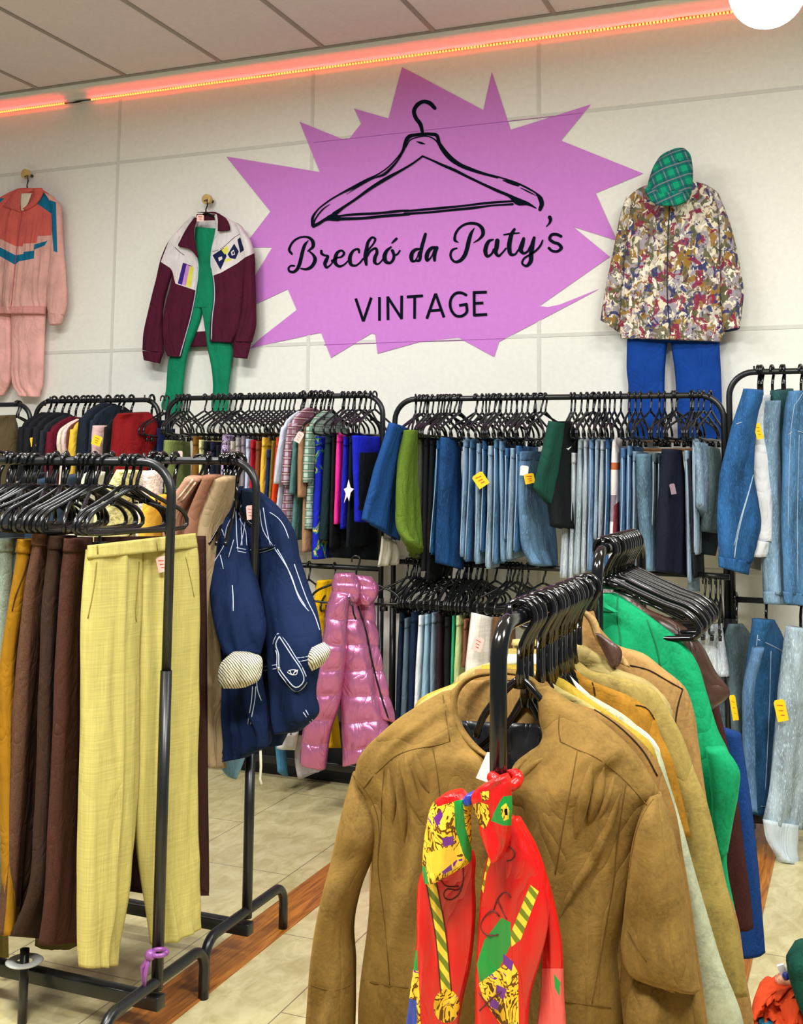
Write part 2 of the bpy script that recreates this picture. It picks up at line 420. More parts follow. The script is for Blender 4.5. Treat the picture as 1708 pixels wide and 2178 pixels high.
# wall with cover strips
WALLM = flat('cream_wall_paint', '#ebebe3', .75, .2)
w_ = MB().box((-1.5, D+.06, 1.9), (8, .12, 3.9)).build('wall_back', WALLM, smooth=False, orig=(0, D, 0)); struct(w_, 'cream panelled back wall of the shop', 'wall')
STRIP = flat('wall_cover_strip', '#d6d6cf', .6, .2)
zU, zL = 1.684+CAM_Z, .619+CAM_Z
k = 2
for nm, c, d in [('joint_strip', (-1.5, D-.0012, zU), (8, .0024, .018)), ('joint_strip', (-1.5, D-.0012, zL), (8, .0024, .018)), ('joint_strip', (-1.5, D-.0012, zL-1.065), (8, .0024, .018))]:
    MB().box(c, d).build(nm, STRIP, w_, smooth=False)
for i in range(-2, 5):
    MB().box((-3.8401+1.22*i, D-.0016, 1.75), (.018, .0032, 3.5)).build('joint_strip', STRIP, w_, smooth=False)
# cornice, ceiling
ZC = 2.0372+CAM_Z; ZLED = 2.0729+CAM_Z
CORN = flat('white_cornice_paint', '#dfe2da', .7, .2)
mb = MB(); prof = [(0, 0), (-.035, 0), (-.05, .012), (-.05, .028), (-.10, .034), (-.155, .03), (-.16, .042), (-.16, .09), (0, .09)]
def wob(x): return .003*noise.noise((x*6, 0, 4))
rows = [[(x, D+q[0]+wob(x+q[0]*9), ZLED-.005+q[1]+wob(x*1.3+q[1]*40)) for q in prof] for x in np.linspace(-5.5, 2.5, 240)]
mb.grid(rows, True, True, True)
o = mb.build('trim_3', CORN); struct(o, 'rough white plaster cornice between wall and ceiling', 'cornice')
ctile = flat('ceiling_tile', '#dcd2d0', .9, .1); cgrid = flat('ceiling_grid_metal', '#948e84', .5, .4)
ZCE = ZLED+.03
ce = MB().box((-1.5, 1.7, ZCE+.06), (8, 6.9, .1)).build('ceiling', ctile, smooth=False, orig=(0, 0, ZCE)); struct(ce, 'suspended ceiling of grey-white tiles in a metal grid', 'ceiling')
mb = MB()
for i in range(-4, 11): mb.box((-3.6796+.6001*i, 1.7, ZCE+.008), (.024, 6.9, .006))
for j in range(0, 6): mb.box((-1.5, D-.172-1.25*j, ZCE+.0075), (8, .024, .006))
mb.build('ceiling_grid', cgrid, ce, smooth=False)

# ---- LED strips
LEDC = flat('led_strip_tape', '#a03028', .5, .3, 0, 1.0, '#ff3018')
LEDD = flat('led_dot', '#ffd890', .5, .3, 0, 1.4, '#ffb048')
def led(x0, x1, label):
    e = empty('led_strip', ((x0+x1)/2, D-.03, ZLED-.012))
    MB().box(((x0+x1)/2, D-.022, ZLED-.006), (x1-x0, .012, .006)).build('tape', LEDC, e, smooth=False)
    mb = MB(); nd = int((x1-x0)/.0165)
    for i in range(nd): mb.box((x0+(i+.5)*(x1-x0)/nd, D-.0285, ZLED-.012), (.0095, .007, .009))
    o = mb.build('diodes', LEDD, e, smooth=False); o['kind'] = 'stuff'
    tag(e, label, 'led strip', 'glowing led strips under the cornice')
    l_ = bpy.data.lights.new('led_glow', 'AREA'); l_.shape = 'RECTANGLE'; l_.size = x1-x0; l_.size_y = .01; l_.energy = .75*(x1-x0); l_.color = (1, .03, .035)
    lo = bpy.data.objects.new('led_glow', l_); COL.objects.link(lo); lo.parent = e; lo.location = (0, -.02, -.004); lo.rotation_euler = (math.radians(-205), 0, 0)
xa = PY(145, 216, D)[0]; xb = PY(200, 208, D)[0]; xc = PY(1700, 5, D)[0]
led(-5.3, xa, 'short glowing red led strip at the far left of the wall top')
led(xb, xc, 'long glowing red led strip running under the cornice to the round lamp')
o = MB().tube([(xa, D-.03, ZLED-.012), (xa+.06, D-.035, ZLED-.018), ((xa+xb)/2, D-.035, ZLED-.016), (xb-.05, D-.033, ZLED-.012), (xb, D-.03, ZLED-.012)], [.003, .004, .007, .004, .003], 8).build('led_connector_cable', BLACKPLASTIC)
tag(o, 'short black cable joining the two red led strips', 'cable')
# ---- lamp
c = PY(1632, -20, 3.0)
e = empty('ceiling_globe_lamp', (c[0], c[1], c[2]-.1))
MB().ball(c, .098, 32, 20).build('glass_globe', flat('lit_globe', '#ffffff', .3, .5, 0, 22., '#fbfcff'), e)
MB().tube([(c[0], c[1], c[2]+.09), (c[0], c[1], ZCE)], .008, 8).build('drop_rod', PAPER, e)
MB().tube([(c[0], c[1], c[2]+.085), (c[0], c[1], c[2]+.13)], [.05, .03], 16).build('socket', PAPER, e)
tag(e, 'glaring round white lamp hanging at the top right corner', 'lamp')

# ================================================================== MURAL
PURP = flat('purple_mural_paint', '#cc80d4', .6, .2)
star = [(481,333),(680,366),(637,259),(729,296),(742,296),(768,263),(753,231),(826,252),(855,143),(1028,234),(1046,153),(1086,276),(1257,222),(1193,299),(1368,369),(1267,411),(1312,512),(1219,482),(1297,546),(1147,651),(1165,653),(1190,648),(1230,632),(1277,613),(1225,641),(1145,683),(1061,727),(1051,759),(975,718),(893,727),(803,752),(798,711),(790,709),(704,761),(683,708),(678,708),(560,734),(530,742),(554,719),(631,659),(612,615),(546,646),(510,640),(541,589),(579,526),(531,526),(515,528),(575,450)]
me = bpy.data.meshes.new('wall_mural'); pts = [PY(x, y, D-.004) for x, y in star]; c0 = np.array(PY(900, 480, D-.004))
from mathutils.geometry import tessellate_polygon
tri = tessellate_polygon([[Vector((x, -y, 0)) for x, y in star]])
me.from_pydata([tuple(p-c0) for p in pts], [], [tuple(t) for t in tri]); me.update()
me.materials.append(PURP); mural = bpy.data.objects.new('wall_mural', me); COL.objects.link(mural); mural.location = tuple(c0); mural['_w'] = [float(v) for v in c0]
tag(mural, 'purple starburst painted on the wall with hanger drawing and shop name', 'mural')
SL = flat('purple_joint_line', '#a860b0', .6, .2)
for z in (zU-.009, zL-.009):
    xs = (PY(668, 297, D)[0], PY(1240, 235, D)[0]) if z > 2.5 else (PY(690, 731, D)[0], PY(1075, 716, D)[0])
    MB().box(((xs[0]+xs[1])/2, D-.0045, z), (xs[1]-xs[0], .0012, .003)).build('joint_line', SL, mural, smooth=False)
def strokes(name, ox, oy, s, lst, Y=D-.0065, label=None):
    mb = MB(); kk = 0
    for st in lst:
        st = np.array(st, float); st = np.array([(ox+x/s, oy+y/s, w/s) for x, y, w in st])
        straight = len(st) == 2
        P = cr_pts(st, max(3, int(np.sum(np.hypot(*np.diff(st[:, :2], axis=0).T))/1.2))) if not straight else np.array([st[0]+(st[1]-st[0])*i/2 for i in range(3)])
        L, Rr = [], []
        kk += 1; yy = Y-.00012*kk
        for i in range(len(P)):
            t = P[min(i+1, len(P)-1), :2]-P[max(i-1, 0), :2]; t = t/(np.hypot(*t)+1e-9); nn = np.array([-t[1], t[0]])
            q = P[i, :2]; w = max(.5, P[i, 2])/2; L.append(PY(*(q+nn*w), yy)); Rr.append(PY(*(q-nn*w), yy))
        b0 = len(mb.v)
        for a_, b_ in zip(L, Rr): mb.v += [tuple(a_), tuple(b_)]
        for i in range(len(L)-1): mb.f.append((b0+2*i, b0+2*i+1, b0+2*i+3, b0+2*i+2)); mb.mi.append(0)
        if not straight:
            for q in (P[0], P[-1]):
                b0 = len(mb.v); w = max(.5, q[2])/2
                mb.v += [tuple(PY(q[0]+w*math.cos(a), q[1]+w*math.sin(a), yy-.00005)) for a in np.linspace(0, 2*math.pi, 13)[:-1]]
                mb.f.append(tuple(range(b0, b0+12))); mb.mi.append(0)
    o = mb.build(name, INK, mural, smooth=False)
    if label: o['label'] = label
    return o
strokes('lettering', 600, 450, 6.569, [
 [(135,590,30),(100,540,38),(115,480,32),(165,410,30),(240,365,28),(320,352,28),(385,370,40),(432,430,52),(430,490,45),(390,530,30),(360,552,20)],
 [(365,405,12),(320,460,40),(285,560,48),(262,660,50),(240,740,50),(205,810,45),(150,845,35),(100,830,32),(90,790,28),(120,758,25),(170,758,25)],
 [(385,560,22),(430,600,35),(460,660,52),(440,730,50),(390,785,45),(330,805,35),(262,795,22)],
 [(548,550,35),(550,580,40),(590,610,30),(640,620,30),(620,670,50),(598,730,50),(620,780,35),(670,750,22),(720,690,20)],
 [(700,690,40),(770,645,22),(830,630,28),(865,580,35),(835,545,28),(780,565,40),(745,640,55),(745,720,50),(800,765,35),(860,745,25),(920,690,22)],
 [(1075,570,28),(1070,530,32),(1020,530,30),(965,590,45),(945,670,55),(965,740,45),(1020,755,30),(1080,720,25),(1130,660,25)],
 [(1190,560,30),(1225,510,24),(1280,440,25),(1300,380,32),(1265,360,30),(1210,410,40),(1180,520,50),(1165,640,60),(1175,740,35)],
 [(1190,620,30),(1220,570,26),(1260,530,30),(1310,515,35),(1325,560,42),(1295,650,50),(1295,710,45),(1330,735,25),(1380,700,22),(1410,660,22)],
 [(1520,495,25),(1460,550,45),(1430,640,60),(1450,700,50),(1510,715,35),(1555,660,40),(1560,600,40),(1540,545,45)],
 [(1560,615,25),(1610,595,25),(1645,545,22)], [(1598,378,34),(1570,405,32),(1532,440,16)]], label='dark script lettering of the first word')
strokes('lettering', 850, 450, 9.489, [
 [(520,455,60),(490,560,70),(450,700,72),(420,850,70),(385,990,55),(330,990,40)],
 [(400,755,40),(330,765,60),(255,830,80),(235,930,85),(250,990,65),(300,1000,45),(350,930,26),(385,820,30)],
 [(740,725,50),(650,735,70),(575,810,80),(545,910,85),(555,985,60),(610,950,36),(655,880,26),(690,780,26)],
 [(750,730,70),(715,820,75),(700,920,70),(705,985,55)]], label='dark script lettering of the small second word')
strokes('lettering', 940, 440, 6.326, [
 [(215,475,15),(175,450,38),(175,390,35),(220,300,32),(300,240,32),(400,220,38),(490,240,42),(545,300,52),(550,370,48),(500,435,30),(430,480,14)],
 [(435,285,10),(395,350,40),(360,460,55),(335,570,55),(300,660,55),(240,725,45),(180,740,35),(130,700,32),(115,640,32),(140,580,32),(200,555,20)],
 [(690,440,20),(640,455,40),(595,530,55),(585,610,55),(610,665,40),(660,640,30),(700,570,30)],
 [(745,455,60),(735,540,60),(725,620,50),(760,660,35),(810,620,25),(860,560,25)],
 [(975,300,35),(940,360,50),(915,450,60),(905,560,60),(930,640,45),(980,640,28),(1020,590,25),(1060,530,25)], [(835,375,22),(930,360,24),(1040,350,16)],
 [(1100,425,40),(1080,500,60),(1060,580,60),(1100,625,35),(1150,600,30),(1190,530,30)],
 [(1240,415,40),(1215,520,60),(1200,640,60),(1190,740,55),(1130,795,35),(1080,760,28),(1100,700,28),(1170,650,26),(1250,600,28),(1330,510,28),(1355,450,20)],
 [(1450,140,50),(1460,170,45),(1450,210,30),(1405,265,12)],
 [(1600,395,40),(1540,370,40),(1470,380,40),(1450,430,42),(1500,475,42),(1570,500,42),(1605,550,45),(1560,595,35),(1480,590,35),(1440,555,38)]], label='dark script lettering of the third word')
W3 = 31
def pl(*p): return [[(p[i][0], p[i][1], W3), (p[i+1][0], p[i+1][1], W3)] for i in range(len(p)-1)]
strokes('lettering', 740, 600, 5.3375, pl((88,185),(175,445))+pl((175,445),(265,175))+pl((358,170),(358,438))+pl((452,163),(455,430))+pl((448,165),(612,418))+pl((610,153),(608,420))+pl((668,168),(852,155))+pl((758,160),(756,415))
 +pl((995,130),(895,415))+pl((995,130),(1090,400))+pl((940,325),(1050,315))+[[(1340,145,31),(1290,122,31),(1230,125,31),(1175,180,31),(1160,250,31),(1180,330,31),(1225,380,31),(1290,385,31),(1345,345,31),(1345,250,31)]]
 +pl((1350,250),(1262,265))+pl((1432,106),(1435,385))+pl((1420,118),(1577,113))+pl((1430,240),(1537,236))+pl((1425,375),(1580,366)), label='plain dark capitals')
strokes('hanger_drawing', 860, 200, 5.3375, [
 [(345,160,40),(290,105,48),(225,85,42),(150,120,45),(110,190,45),(130,270,45),(180,340,45),(205,430,35)],
 [(-15,640,30),(10,590,28),(20,530,45),(60,480,45),(120,465,35),(200,455,35),(300,455,35),(360,465,40),(400,560,35),(450,630,35),(520,710,35),(620,790,35),(760,850,28),(900,900,25),(1060,940,18),(1180,975,18),(1300,1020,22),(1420,1080,22),(1500,1130,22),(1540,1180,50),(1560,1250,50),(1540,1310,40)],
 [(20,600,10),(70,520,12),(130,495,14),(300,490,14),(360,530,18),(420,630,20),(500,730,22),(640,820,26),(800,880,22),(1060,955,10)],
 [(1120,980,10),(1200,1000,40),(1290,1035,30)], [(1320,1065,8),(1400,1105,16),(1500,1155,6)],
 [(205,705,20),(300,745,22),(430,805,30),(560,860,34),(700,930,30),(930,1040,30),(1050,1095,35),(1200,1160,40),(1290,1220,80),(1400,1245,40),(1495,1295,12)],
 [(0,1330,22),(400,1295,28),(700,1265,22),(900,1240,26),(1230,1215,22)], [(0,1360,28),(250,1345,25),(600,1310,28),(760,1295,30),(1000,1265,20),(1230,1250,25)],
 [(140,540,8),(190,555,25),(235,568,6)]])
strokes('hanger_drawing', 640, 200, 6.1, [
 [(1410,545,35),(1360,620,45),(1320,740,35),(1230,850,18),(1110,965,16),(1000,1040,18),(850,1120,40),(700,1200,40),(520,1290,22),(340,1400,20),(210,1510,20),(150,1610,35),(150,1700,40)],
 [(1340,710,20),(1290,810,18),(1180,950,30),(1080,1040,35),(950,1090,14),(780,1180,14),(590,1300,5)],
 [(375,1430,6),(300,1480,16),(220,1570,18),(170,1660,22),(160,1710,30)],
 [(160,1715,40),(230,1680,40),(310,1630,40),(420,1600,90),(480,1610,80)],
 [(1580,805,22),(1450,900,25),(1300,990,30),(1100,1100,45),(900,1225,40),(700,1370,32),(550,1470,35),(430,1560,60)],
 [(450,1585,20),(700,1560,30),(1000,1545,28),(1300,1515,30),(1400,1508,20)], [(480,1620,40),(800,1610,35),(1100,1580,35),(1400,1560,30)]], Y=D-.009)

# ================================================================== RACKS
def rack(axis, a0, a1, o_, zt, label, lower=None, zsplit=.85, foot=.45, r=.0125, ar=.09, basez=.085, group=None, metal=None):
    BLACKMETAL = metal or globals()['BLACKMETAL']
    def P(a, q, z): return np.array([a, o_+q, z]) if axis == 'x' else np.array([o_+q, a, z])
    e = empty('clothes_rack', P((a0+a1)/2, 0, 0))
    def arc(ca, cz, s): return [P(ca+s*ar*math.sin(t), 0, cz+ar*math.cos(t)) for t in np.linspace(math.pi/2, 0, 9)]
    path = [P(a0, 0, zsplit-.02)]+arc(a0+ar, zt-ar, -1)+arc(a1-ar, zt-ar, 1)[::-1]+[P(a1, 0, zsplit-.02)]
    MB().tube(path, r, 14).build('top_rail', BLACKMETAL, e)
    for a in (a0, a1):
        MB().tube([P(a, 0, zsplit), P(a, 0, basez+.03)], r*1.22, 14).build('post', BLACKMETAL, e)
        h = foot/2; fr_ = .055; zz = .135
        pa = [P(a, -h, 0)]+[P(a, -h+fr_-fr_*math.cos(t), zz-fr_+fr_*math.sin(t)) for t in np.linspace(0, math.pi/2, 7)]
        pb = [P(a, h, 0)]+[P(a, h-fr_+fr_*math.cos(t), zz-fr_+fr_*math.sin(t)) for t in np.linspace(0, math.pi/2, 7)]
        MB().tube(pa+pb[::-1], r*1.15, 14).build('foot', BLACKMETAL, e)
        # end nub
        q = a0+ar if a == a0 else a1-ar
        MB().tube([P(q, 0, zt), P(q, 0, zt+r+.012)], .004, 8).build('stop_knob', BLACKMETAL, e)
    dd = (a1-a0+.03, .035, .035) if axis == 'x' else (.035, a1-a0+.03, .035)
    MB().box(P((a0+a1)/2, 0, basez), dd).build('base_rail', BLACKMETAL, e, bevel=.003)
    if lower: MB().tube([P(a0, 0, lower), P(a1, 0, lower)], r*.95, 12).build('lower_rail', BLACKMETAL, e)
    tag(e, label, 'clothes rack', group); return e
YB = 4.78
rack('x', -5.0, PY(66, 900, YB)[0]-.005, YB, 1.752, 'black wall rack cut off by the left edge, holding the olive jacket')
rack('x', PY(72, 900, YB)[0]+.01, PY(338, 900, YB)[0], YB, 1.767, 'narrow black wall rack with the dark red sweater near its right end', lower=.98)
rack('x', PY(352, 900, YB)[0]+.01, PY(814, 900, YB)[0], YB, 1.772, 'black wall rack below the maroon and green outfit', lower=.98)
rack('x', PY(840, 900, YB)[0], PY(1540, 900, YB)[0], YB, 1.752, 'widest black wall rack, packed with jeans and shorts below the mural', lower=1.017, ar=.1)
rack('x', PY(1552, 900, YB)[0], 1.1, YB, 1.844, 'black wall rack at the right edge holding denim jackets', lower=.927, ar=.1)
rack('x', -3.1, -1.70, 2.56, 1.452, 'nearer left clothes rack carrying the long trousers', zsplit=.91, foot=.45)
rack('x', -3.2, -1.72, 3.05, 1.458, 'second left clothes rack carrying the navy jacket on its end', zsplit=.62, foot=.46)
XC = -.527
rack('y', 1.70, 2.36, XC, 1.205, 'nearest black coat rack with the scarf knotted round its post', zsplit=.45, r=.0135, ar=.06, metal=GLOSSMETAL)
rack('y', 2.45, 2.98, XC-.01, 1.268, 'coat rack behind the nearest one, holding the green jacket', zsplit=.45, r=.0125, ar=.06, metal=GLOSSMETAL)

# ================================================================== HANGERS
def hanger_mesh(kind):
    mb = MB(); r = {'slim': .0044, 'broad': .0052, 'gloss': .0055, 'coat': .0055, 'wide': .0055}[kind]; H = .0185; W = {'slim': .195, 'broad': .2, 'gloss': .205, 'coat': .15, 'wide': .15}[kind]
    if kind in ('gloss', 'coat', 'wide'): H = .0245
    hk = [(H*math.cos(t), 0, H*math.sin(t)) for t in np.linspace(math.radians(205), math.radians(-25), 14)]
    hk += [(.012, 0, -.026), (.003, 0, -.045), (0, 0, -.068)]
    if kind in ('gloss', 'coat', 'wide'):
        mb.tube(hk, [.0045]*3+[.0062]*(len(hk)-3), 8, flatx=1.0)
    else: mb.tube(hk, [r*.8]*3+[r]*(len(hk)-3), 8)
    zb = -.156 if kind == 'slim' else -.158
    sh_ = [(0, 0, -.064), (.018, 0, -.070), (.06, 0, -.088), (.12, 0, -.112), (W-.02, 0, -.138), (W-.004, 0, zb+.002), (W, 0, zb-.010), (W-.008, 0, zb-.022), (W-.03, 0, zb-.025), (0, 0, zb-.027)]
    if kind == 'wide': sh_ = [(0, 0, -.100), (.012, 0, -.108), (.034, 0, -.130), (.052, 0, -.150), (.066, 0, -.172), (.076, 0, -.2)]
    if kind == 'coat': sh_ = [(0, 0, -.13), (.010, 0, -.148), (.03, 0, -.180), (.055, 0, -.202), (.08, 0, -.225), (.105, 0, -.25), (.11, 0, -.197), (0, 0, -.199)]
    if kind in ('coat', 'wide'):
        if kind == 'wide': mb.tube([(0, 0, -.05), (0, 0, -.085), (0, 0, -.115)], [.006, .0065, .012], 8)
        else: mb.tube([(0, 0, -.05), (0, 0, -.105), (0, 0, -.15)], [.006, .0065, .012], 8)
        for s_ in (-1, 1): mb.tube(cr_pts([(s_*x, y, z) for x, y, z in sh_[:6]], 16), r*1.1, 8)
        return mb
    full = sh_+[(-x, y, z) for x, y, z in sh_[::-1][1:]]
    P = cr_pts(full, 60)
    mb.tube(P, r*1.15, 8)
    if kind == 'gloss': mb.tube([(-.05, 0, -.085), (0, 0, -.075), (.05, 0, -.085)], [.004, .012, .004], 8).tube([(s_*.03, 0, -.085) if 0 else (.02, 0, -.088), (.10, 0, -.115), (.17, 0, -.145)], .004, 6)
    for s in (-1, 1) if kind not in ('coat', 'wide') else (): mb.tube([(s*.075, 0, -.097), (s*.078, 0, -.112), (s*.09, 0, -.112)], r*.6, 6)
    if kind == 'slim':
        for s in (-1, 1):
            mb.tube([(s*.12, 0, zb-.024), (s*.12, .004, zb-.032), (s*.12, 0, zb-.04)], r*.9, 6)
            mb.box((s*.12, 0, zb-.047), (.022, .012, .02))
    return mb
HG = {}
for k_ in ('slim', 'broad', 'gloss', 'coat', 'wide'):
    o = hanger_mesh(k_).build('clothes_hanger', GLOSSPLASTIC if k_ in ('gloss', 'coat', 'wide') else BLACKPLASTIC, orig=(0, 0, 0)); HG[k_] = [o, False]
def hanger(kind, x, y, zbar, rot, label, group='black hangers', tilt=0.):
    o, used = HG[kind]
    if used: o = o.copy(); COL.objects.link(o)
    HG[kind][1] = True
    o.location = (x, y, zbar); o.rotation_euler = (tilt, 0, rot); o['_w'] = [float(x), float(y), float(zbar)]
    for kx in ('label', 'group'): 
        if kx in o: del o[kx]
    tag(o, label, 'hanger', group); return o
RK = {'L1': (YB, 1.752, 'leftmost wall rack'), 'L2': (YB, 1.767, 'narrow wall rack'), 'L3': (YB, 1.772, 'middle wall rack'), 'R4': (YB, 1.752, 'widest wall rack'), 'R5': (YB, 1.844, 'right wall rack'),
      'R4b': (YB, 1.017, 'widest rack lower rail'), 'R5b': (YB, .927, 'right rack lower rail'), 'L3b': (YB, .98, 'middle rack lower rail'), 'A': (2.56, 1.452, 'near trouser rack'), 'B': (3.05, 1.458, 'second left rack')}
GROUPS = {'L1': 'clothes on the leftmost wall rack', 'L2': 'clothes on the narrow wall rack', 'L3': 'clothes on the middle wall rack', 'R4': 'clothes on the widest wall rack', 'R5': 'jackets on the right wall rack', 'R4b': 'clothes on the lower rail', 'R5b': 'jackets on the right lower rail', 'L3b': 'clothes on the middle lower rail', 'A': 'trousers on the near rack', 'B': 'jackets on the second left rack'}
PREV = {}
def garment_label(rk, short):
    ph = RK[rk][2]; prev = PREV.get(rk); PREV[rk] = short
    s = '%s on %s' % (short, ph) if not prev else '%s right of the %s, %s' % (short, prev, ph)
    if len(s.split()) > 16: s = '%s hanging on the %s' % (short, ph)
    return s
def finish(rk, o, short, x, rot, cat, kind='slim', tilt=0., hang=True):
    Yb, zb, ph = RK[rk]
    tag(o, garment_label(rk, short), cat, GROUPS[rk])
    if hang: hanger(kind, x, Yb, zb, rot, 'black plastic hanger carrying the %s, %s' % (short, ph), 'hangers on the '+ph, tilt)
def price_tag(parent, x, y, Y, w=18, h=22, mat=None, rot=.2, ink=True):
    mb = MB(); c = PY(x, y, Y); s = Y/F_PX; W, H = w*s, h*s
    pts = [(-W/2, -H/2), (W/2, -H/2), (W/2, H/2*.8), (W/2*.7, H/2), (-W/2*.7, H/2), (-W/2, H/2*.8)]
    co, si = math.cos(rot), math.sin(rot)
    P = [(c[0]+(u*co-v*si)*.93, c[1]+(u*co-v*si)*.36, c[2]+u*si+v*co) for u, v in pts]
    mb.grid([P, [(p[0]+.0006, p[1]-.0012, p[2]) for p in P]], True, True, True)
    o = mb.build('price_tag', mat or YELTAG, parent, smooth=False); o['label'] = ('yellow' if (mat or YELTAG) is YELTAG else 'white' if mat is PAPER else 'pale pink')+' price tag'
    if ink:
        mb = MB()
        for u0, v0, u1, v1 in ((-.25, .28, .25, .2), (-.18, .02, .2, -.02), (-.1, -.2, .22, -.24)):
            a = [(u*W*co-v*H*si, u*W*si+v*H*co) for u, v in ((u0, v0), (u1, v1))]
            mb.tube([(c[0]+q[0]*.93, c[1]+q[0]*.36-.002, c[2]+q[1]) for q in a], W*.035, 5)
        mb.build('price_writing', REDINK, o)
    return o
def edge(rk, xt, yt, xb, yb, w, col, kind, short, shape='pant', yaw=0., c2=None, cat='trousers', hk='slim', hw=None, ptag=None, amp=.004, wb=True):
    Yb, zb, ph = RK[rk]; hw = hw or (.165 if shape == 'pant' else .2)
    ax = np.array([math.sin(yaw), math.cos(yaw), 0.])
    F0 = PY(xt, yt, Yb-hw*ax[1]); C = F0+ax*hw; Yf = F0[1]
    hb = hw*(.9 if shape == 'pant' else .85)
    F1 = PY(xb, yb, Yb-hb*ax[1]); C1 = F1+ax*hb
    th = w/F_PX*Yf*.98; mb = MB(); mat = cloth(col, kind, c2)
    if shape == 'pant':
        rows = []
        for u in (0, .08, .3, .6, 1):
            c = C+(C1-C)*u; h = hw+(hb-hw)*u; z_ = c[2]
            rows.append((c+ax*h, c-ax*h, th*(.62+.38*min(1, u*4))))
        slab(mb, rows, amp=amp, fr=26, p=3.4, res=.014)
    else:
        zs = F0[2]; rows = [(C+ax*.05+[0, 0, .075], C-ax*.05+[0, 0, .075], th*.5), (C+ax*.13+[0, 0, .045], C-ax*.13+[0, 0, .045], th*.7), (C+ax*.19+[0, 0, .005], C-ax*.19+[0, 0, .005], th*.8),
                (C+ax*.2+[0, 0, -.05], C-ax*.2+[0, 0, -.05], th)]
        for u in (.3, .6, 1):
            c = C+(C1-C)*u; rows.append((c+ax*hb, c-ax*hb, th))
        slab(mb, rows, amp=amp, fr=22, p=3.2, res=.014)
    nm = {'trousers': 'trousers', 'jeans': 'jeans', 'shorts': 'shorts'}.get(cat, cat.replace(' ', '_'))
    o = mb.build(nm, mat)
    if shape == 'pant' and w >= 10 and wb:
        m2 = MB(); zt = C[2]
        slab(m2, [(C+ax*(hw+.003)+[0, 0, .004], C-ax*(hw+.003)+[0, 0, .004], th*.72), (C+ax*(hw+.003)-[0, 0, .038], C-ax*(hw+.003)-[0, 0, .038], th*.86)], amp=.001, res=.016, p=3.4)
        m2.build('waistband', mat, o)
        if kind == 'denim':
            q = [C-ax*(hw+.003)+(C1-C)*u-ax*0+np.array([math.cos(yaw)*th*.22, 0, 0]) for u in np.linspace(.05, .98, 14)]
            q = [C+(C1-C)*u-ax*(hw+(hb-hw)*u+.0015)+np.array([th*.12*math.sin(u*5), -.001, 0]) for u in np.linspace(.07, .98, 14)]
            MB().tube(q, .0022, 5).build('side_seam', cloth(col, 'denim') if False else flat('pale_denim_seam', '#9fb2c4', .8), o)
    if shape == 'top' and w >= 12:
        m2 = MB(); a0 = C-ax*.185+[0, 0, .0]; e1 = C-ax*.20+(C1-C)*.55+np.array([th*.15, 0, 0])
        slab(m2, [(a0+ax*.03, a0-ax*.03+[0, 0, -.01], th*.7), ((a0+e1)/2+ax*.055, (a0+e1)/2-ax*.03, th*1.05), (e1+ax*.05, e1-ax*.025, th*.9)], amp=.004, res=.014, p=2.4)
        m2.build('sleeve', mat, o)
    if shape == 'top': hk = 'coat'
    if ptag: price_tag(o, ptag[0], ptag[1], Yf-.012, *(ptag[2:] if len(ptag) > 2 else ()))
    finish(rk, o, short, C[0], math.pi/2-yaw, cat, hk)
    return o
def face(rk, rows, YL, YR, thick, col, kind, short, cat='top', c2=None, amp=.006, p=2.6, hk='slim', hang=True, xh=None, name=None, extra=(), res=.012, fr=20):
    Yb, zb, ph = RK[rk]; mat = cloth(col, kind, c2)
    rr = R(rows, (YL, YR), thick); mb = slab(MB(), rr, thick, amp, fr, p, res)
    o = mb.build(name or cat.replace(' ', '_'), mat)
    for nm, rws, yl, yr, t, cc, kk in extra:
        slab(MB(), R(rws, (yl, yr), t), t, amp, fr, 2.4, res).build(nm, cloth(cc, kk, c2 if kk == 'stripe' else None), o)if False else None
        q = slab(MB(), R(rws, (yl, yr), t), t, amp, fr, 2.4, res).build(nm, cloth(cc, kk), o)
    m0 = (np.array(rr[0][0])+np.array(rr[0][1]))/2; ang = math.atan2(rr[0][1][1]-rr[0][0][1], rr[0][1][0]-rr[0][0][0])
    finish(rk, o, short, xh if xh is not None else m0[0], ang, cat, hk, hang=hang)
    return o
# ================================================================== OUTFITS HANGING ON THE WALL
YW = 5.07
def peg(x, y, label):
    c = PY(x, y, D-.045); e = empty('wall_peg', (c[0], D, c[2]-.03))
    MB().tube([(c[0], D-.002, c[2]), (c[0], D-.045, c[2])], .009, 12).build('stem', BLACKPLASTIC, e)
    MB().tube([(c[0], D-.045, c[2]), (c[0], D-.070, c[2])], .027, 24).build('knob', flat('pale_peg_wood', '#c9a866', .5), e, bevel=.002)
    tag(e, label, 'wall peg')
    return c
def hookbar(x0, y0, x1, y1, w, label):
    """hanger hooked over a peg, mostly inside the jacket"""
    p0 = PY(x0, y0, YW+.02); p1 = PY(x1, y1, YW+.02); mb = MB()
    mb.tube([p0+[0, -.02, .02], p0+[.012, -.01, .03], p0+[.01, 0, 0], p0*.5+p1*.5, p1], .004, 8)
    mb.tube([p1+[-w, .0, -.07], p1+[-w*.5, 0, -.03], p1, p1+[w*.5, 0, -.03], p1+[w, 0, -.07]], .006, 8)
    o = mb.build('clothes_hanger', BLACKPLASTIC); tag(o, label, 'hanger'); return o
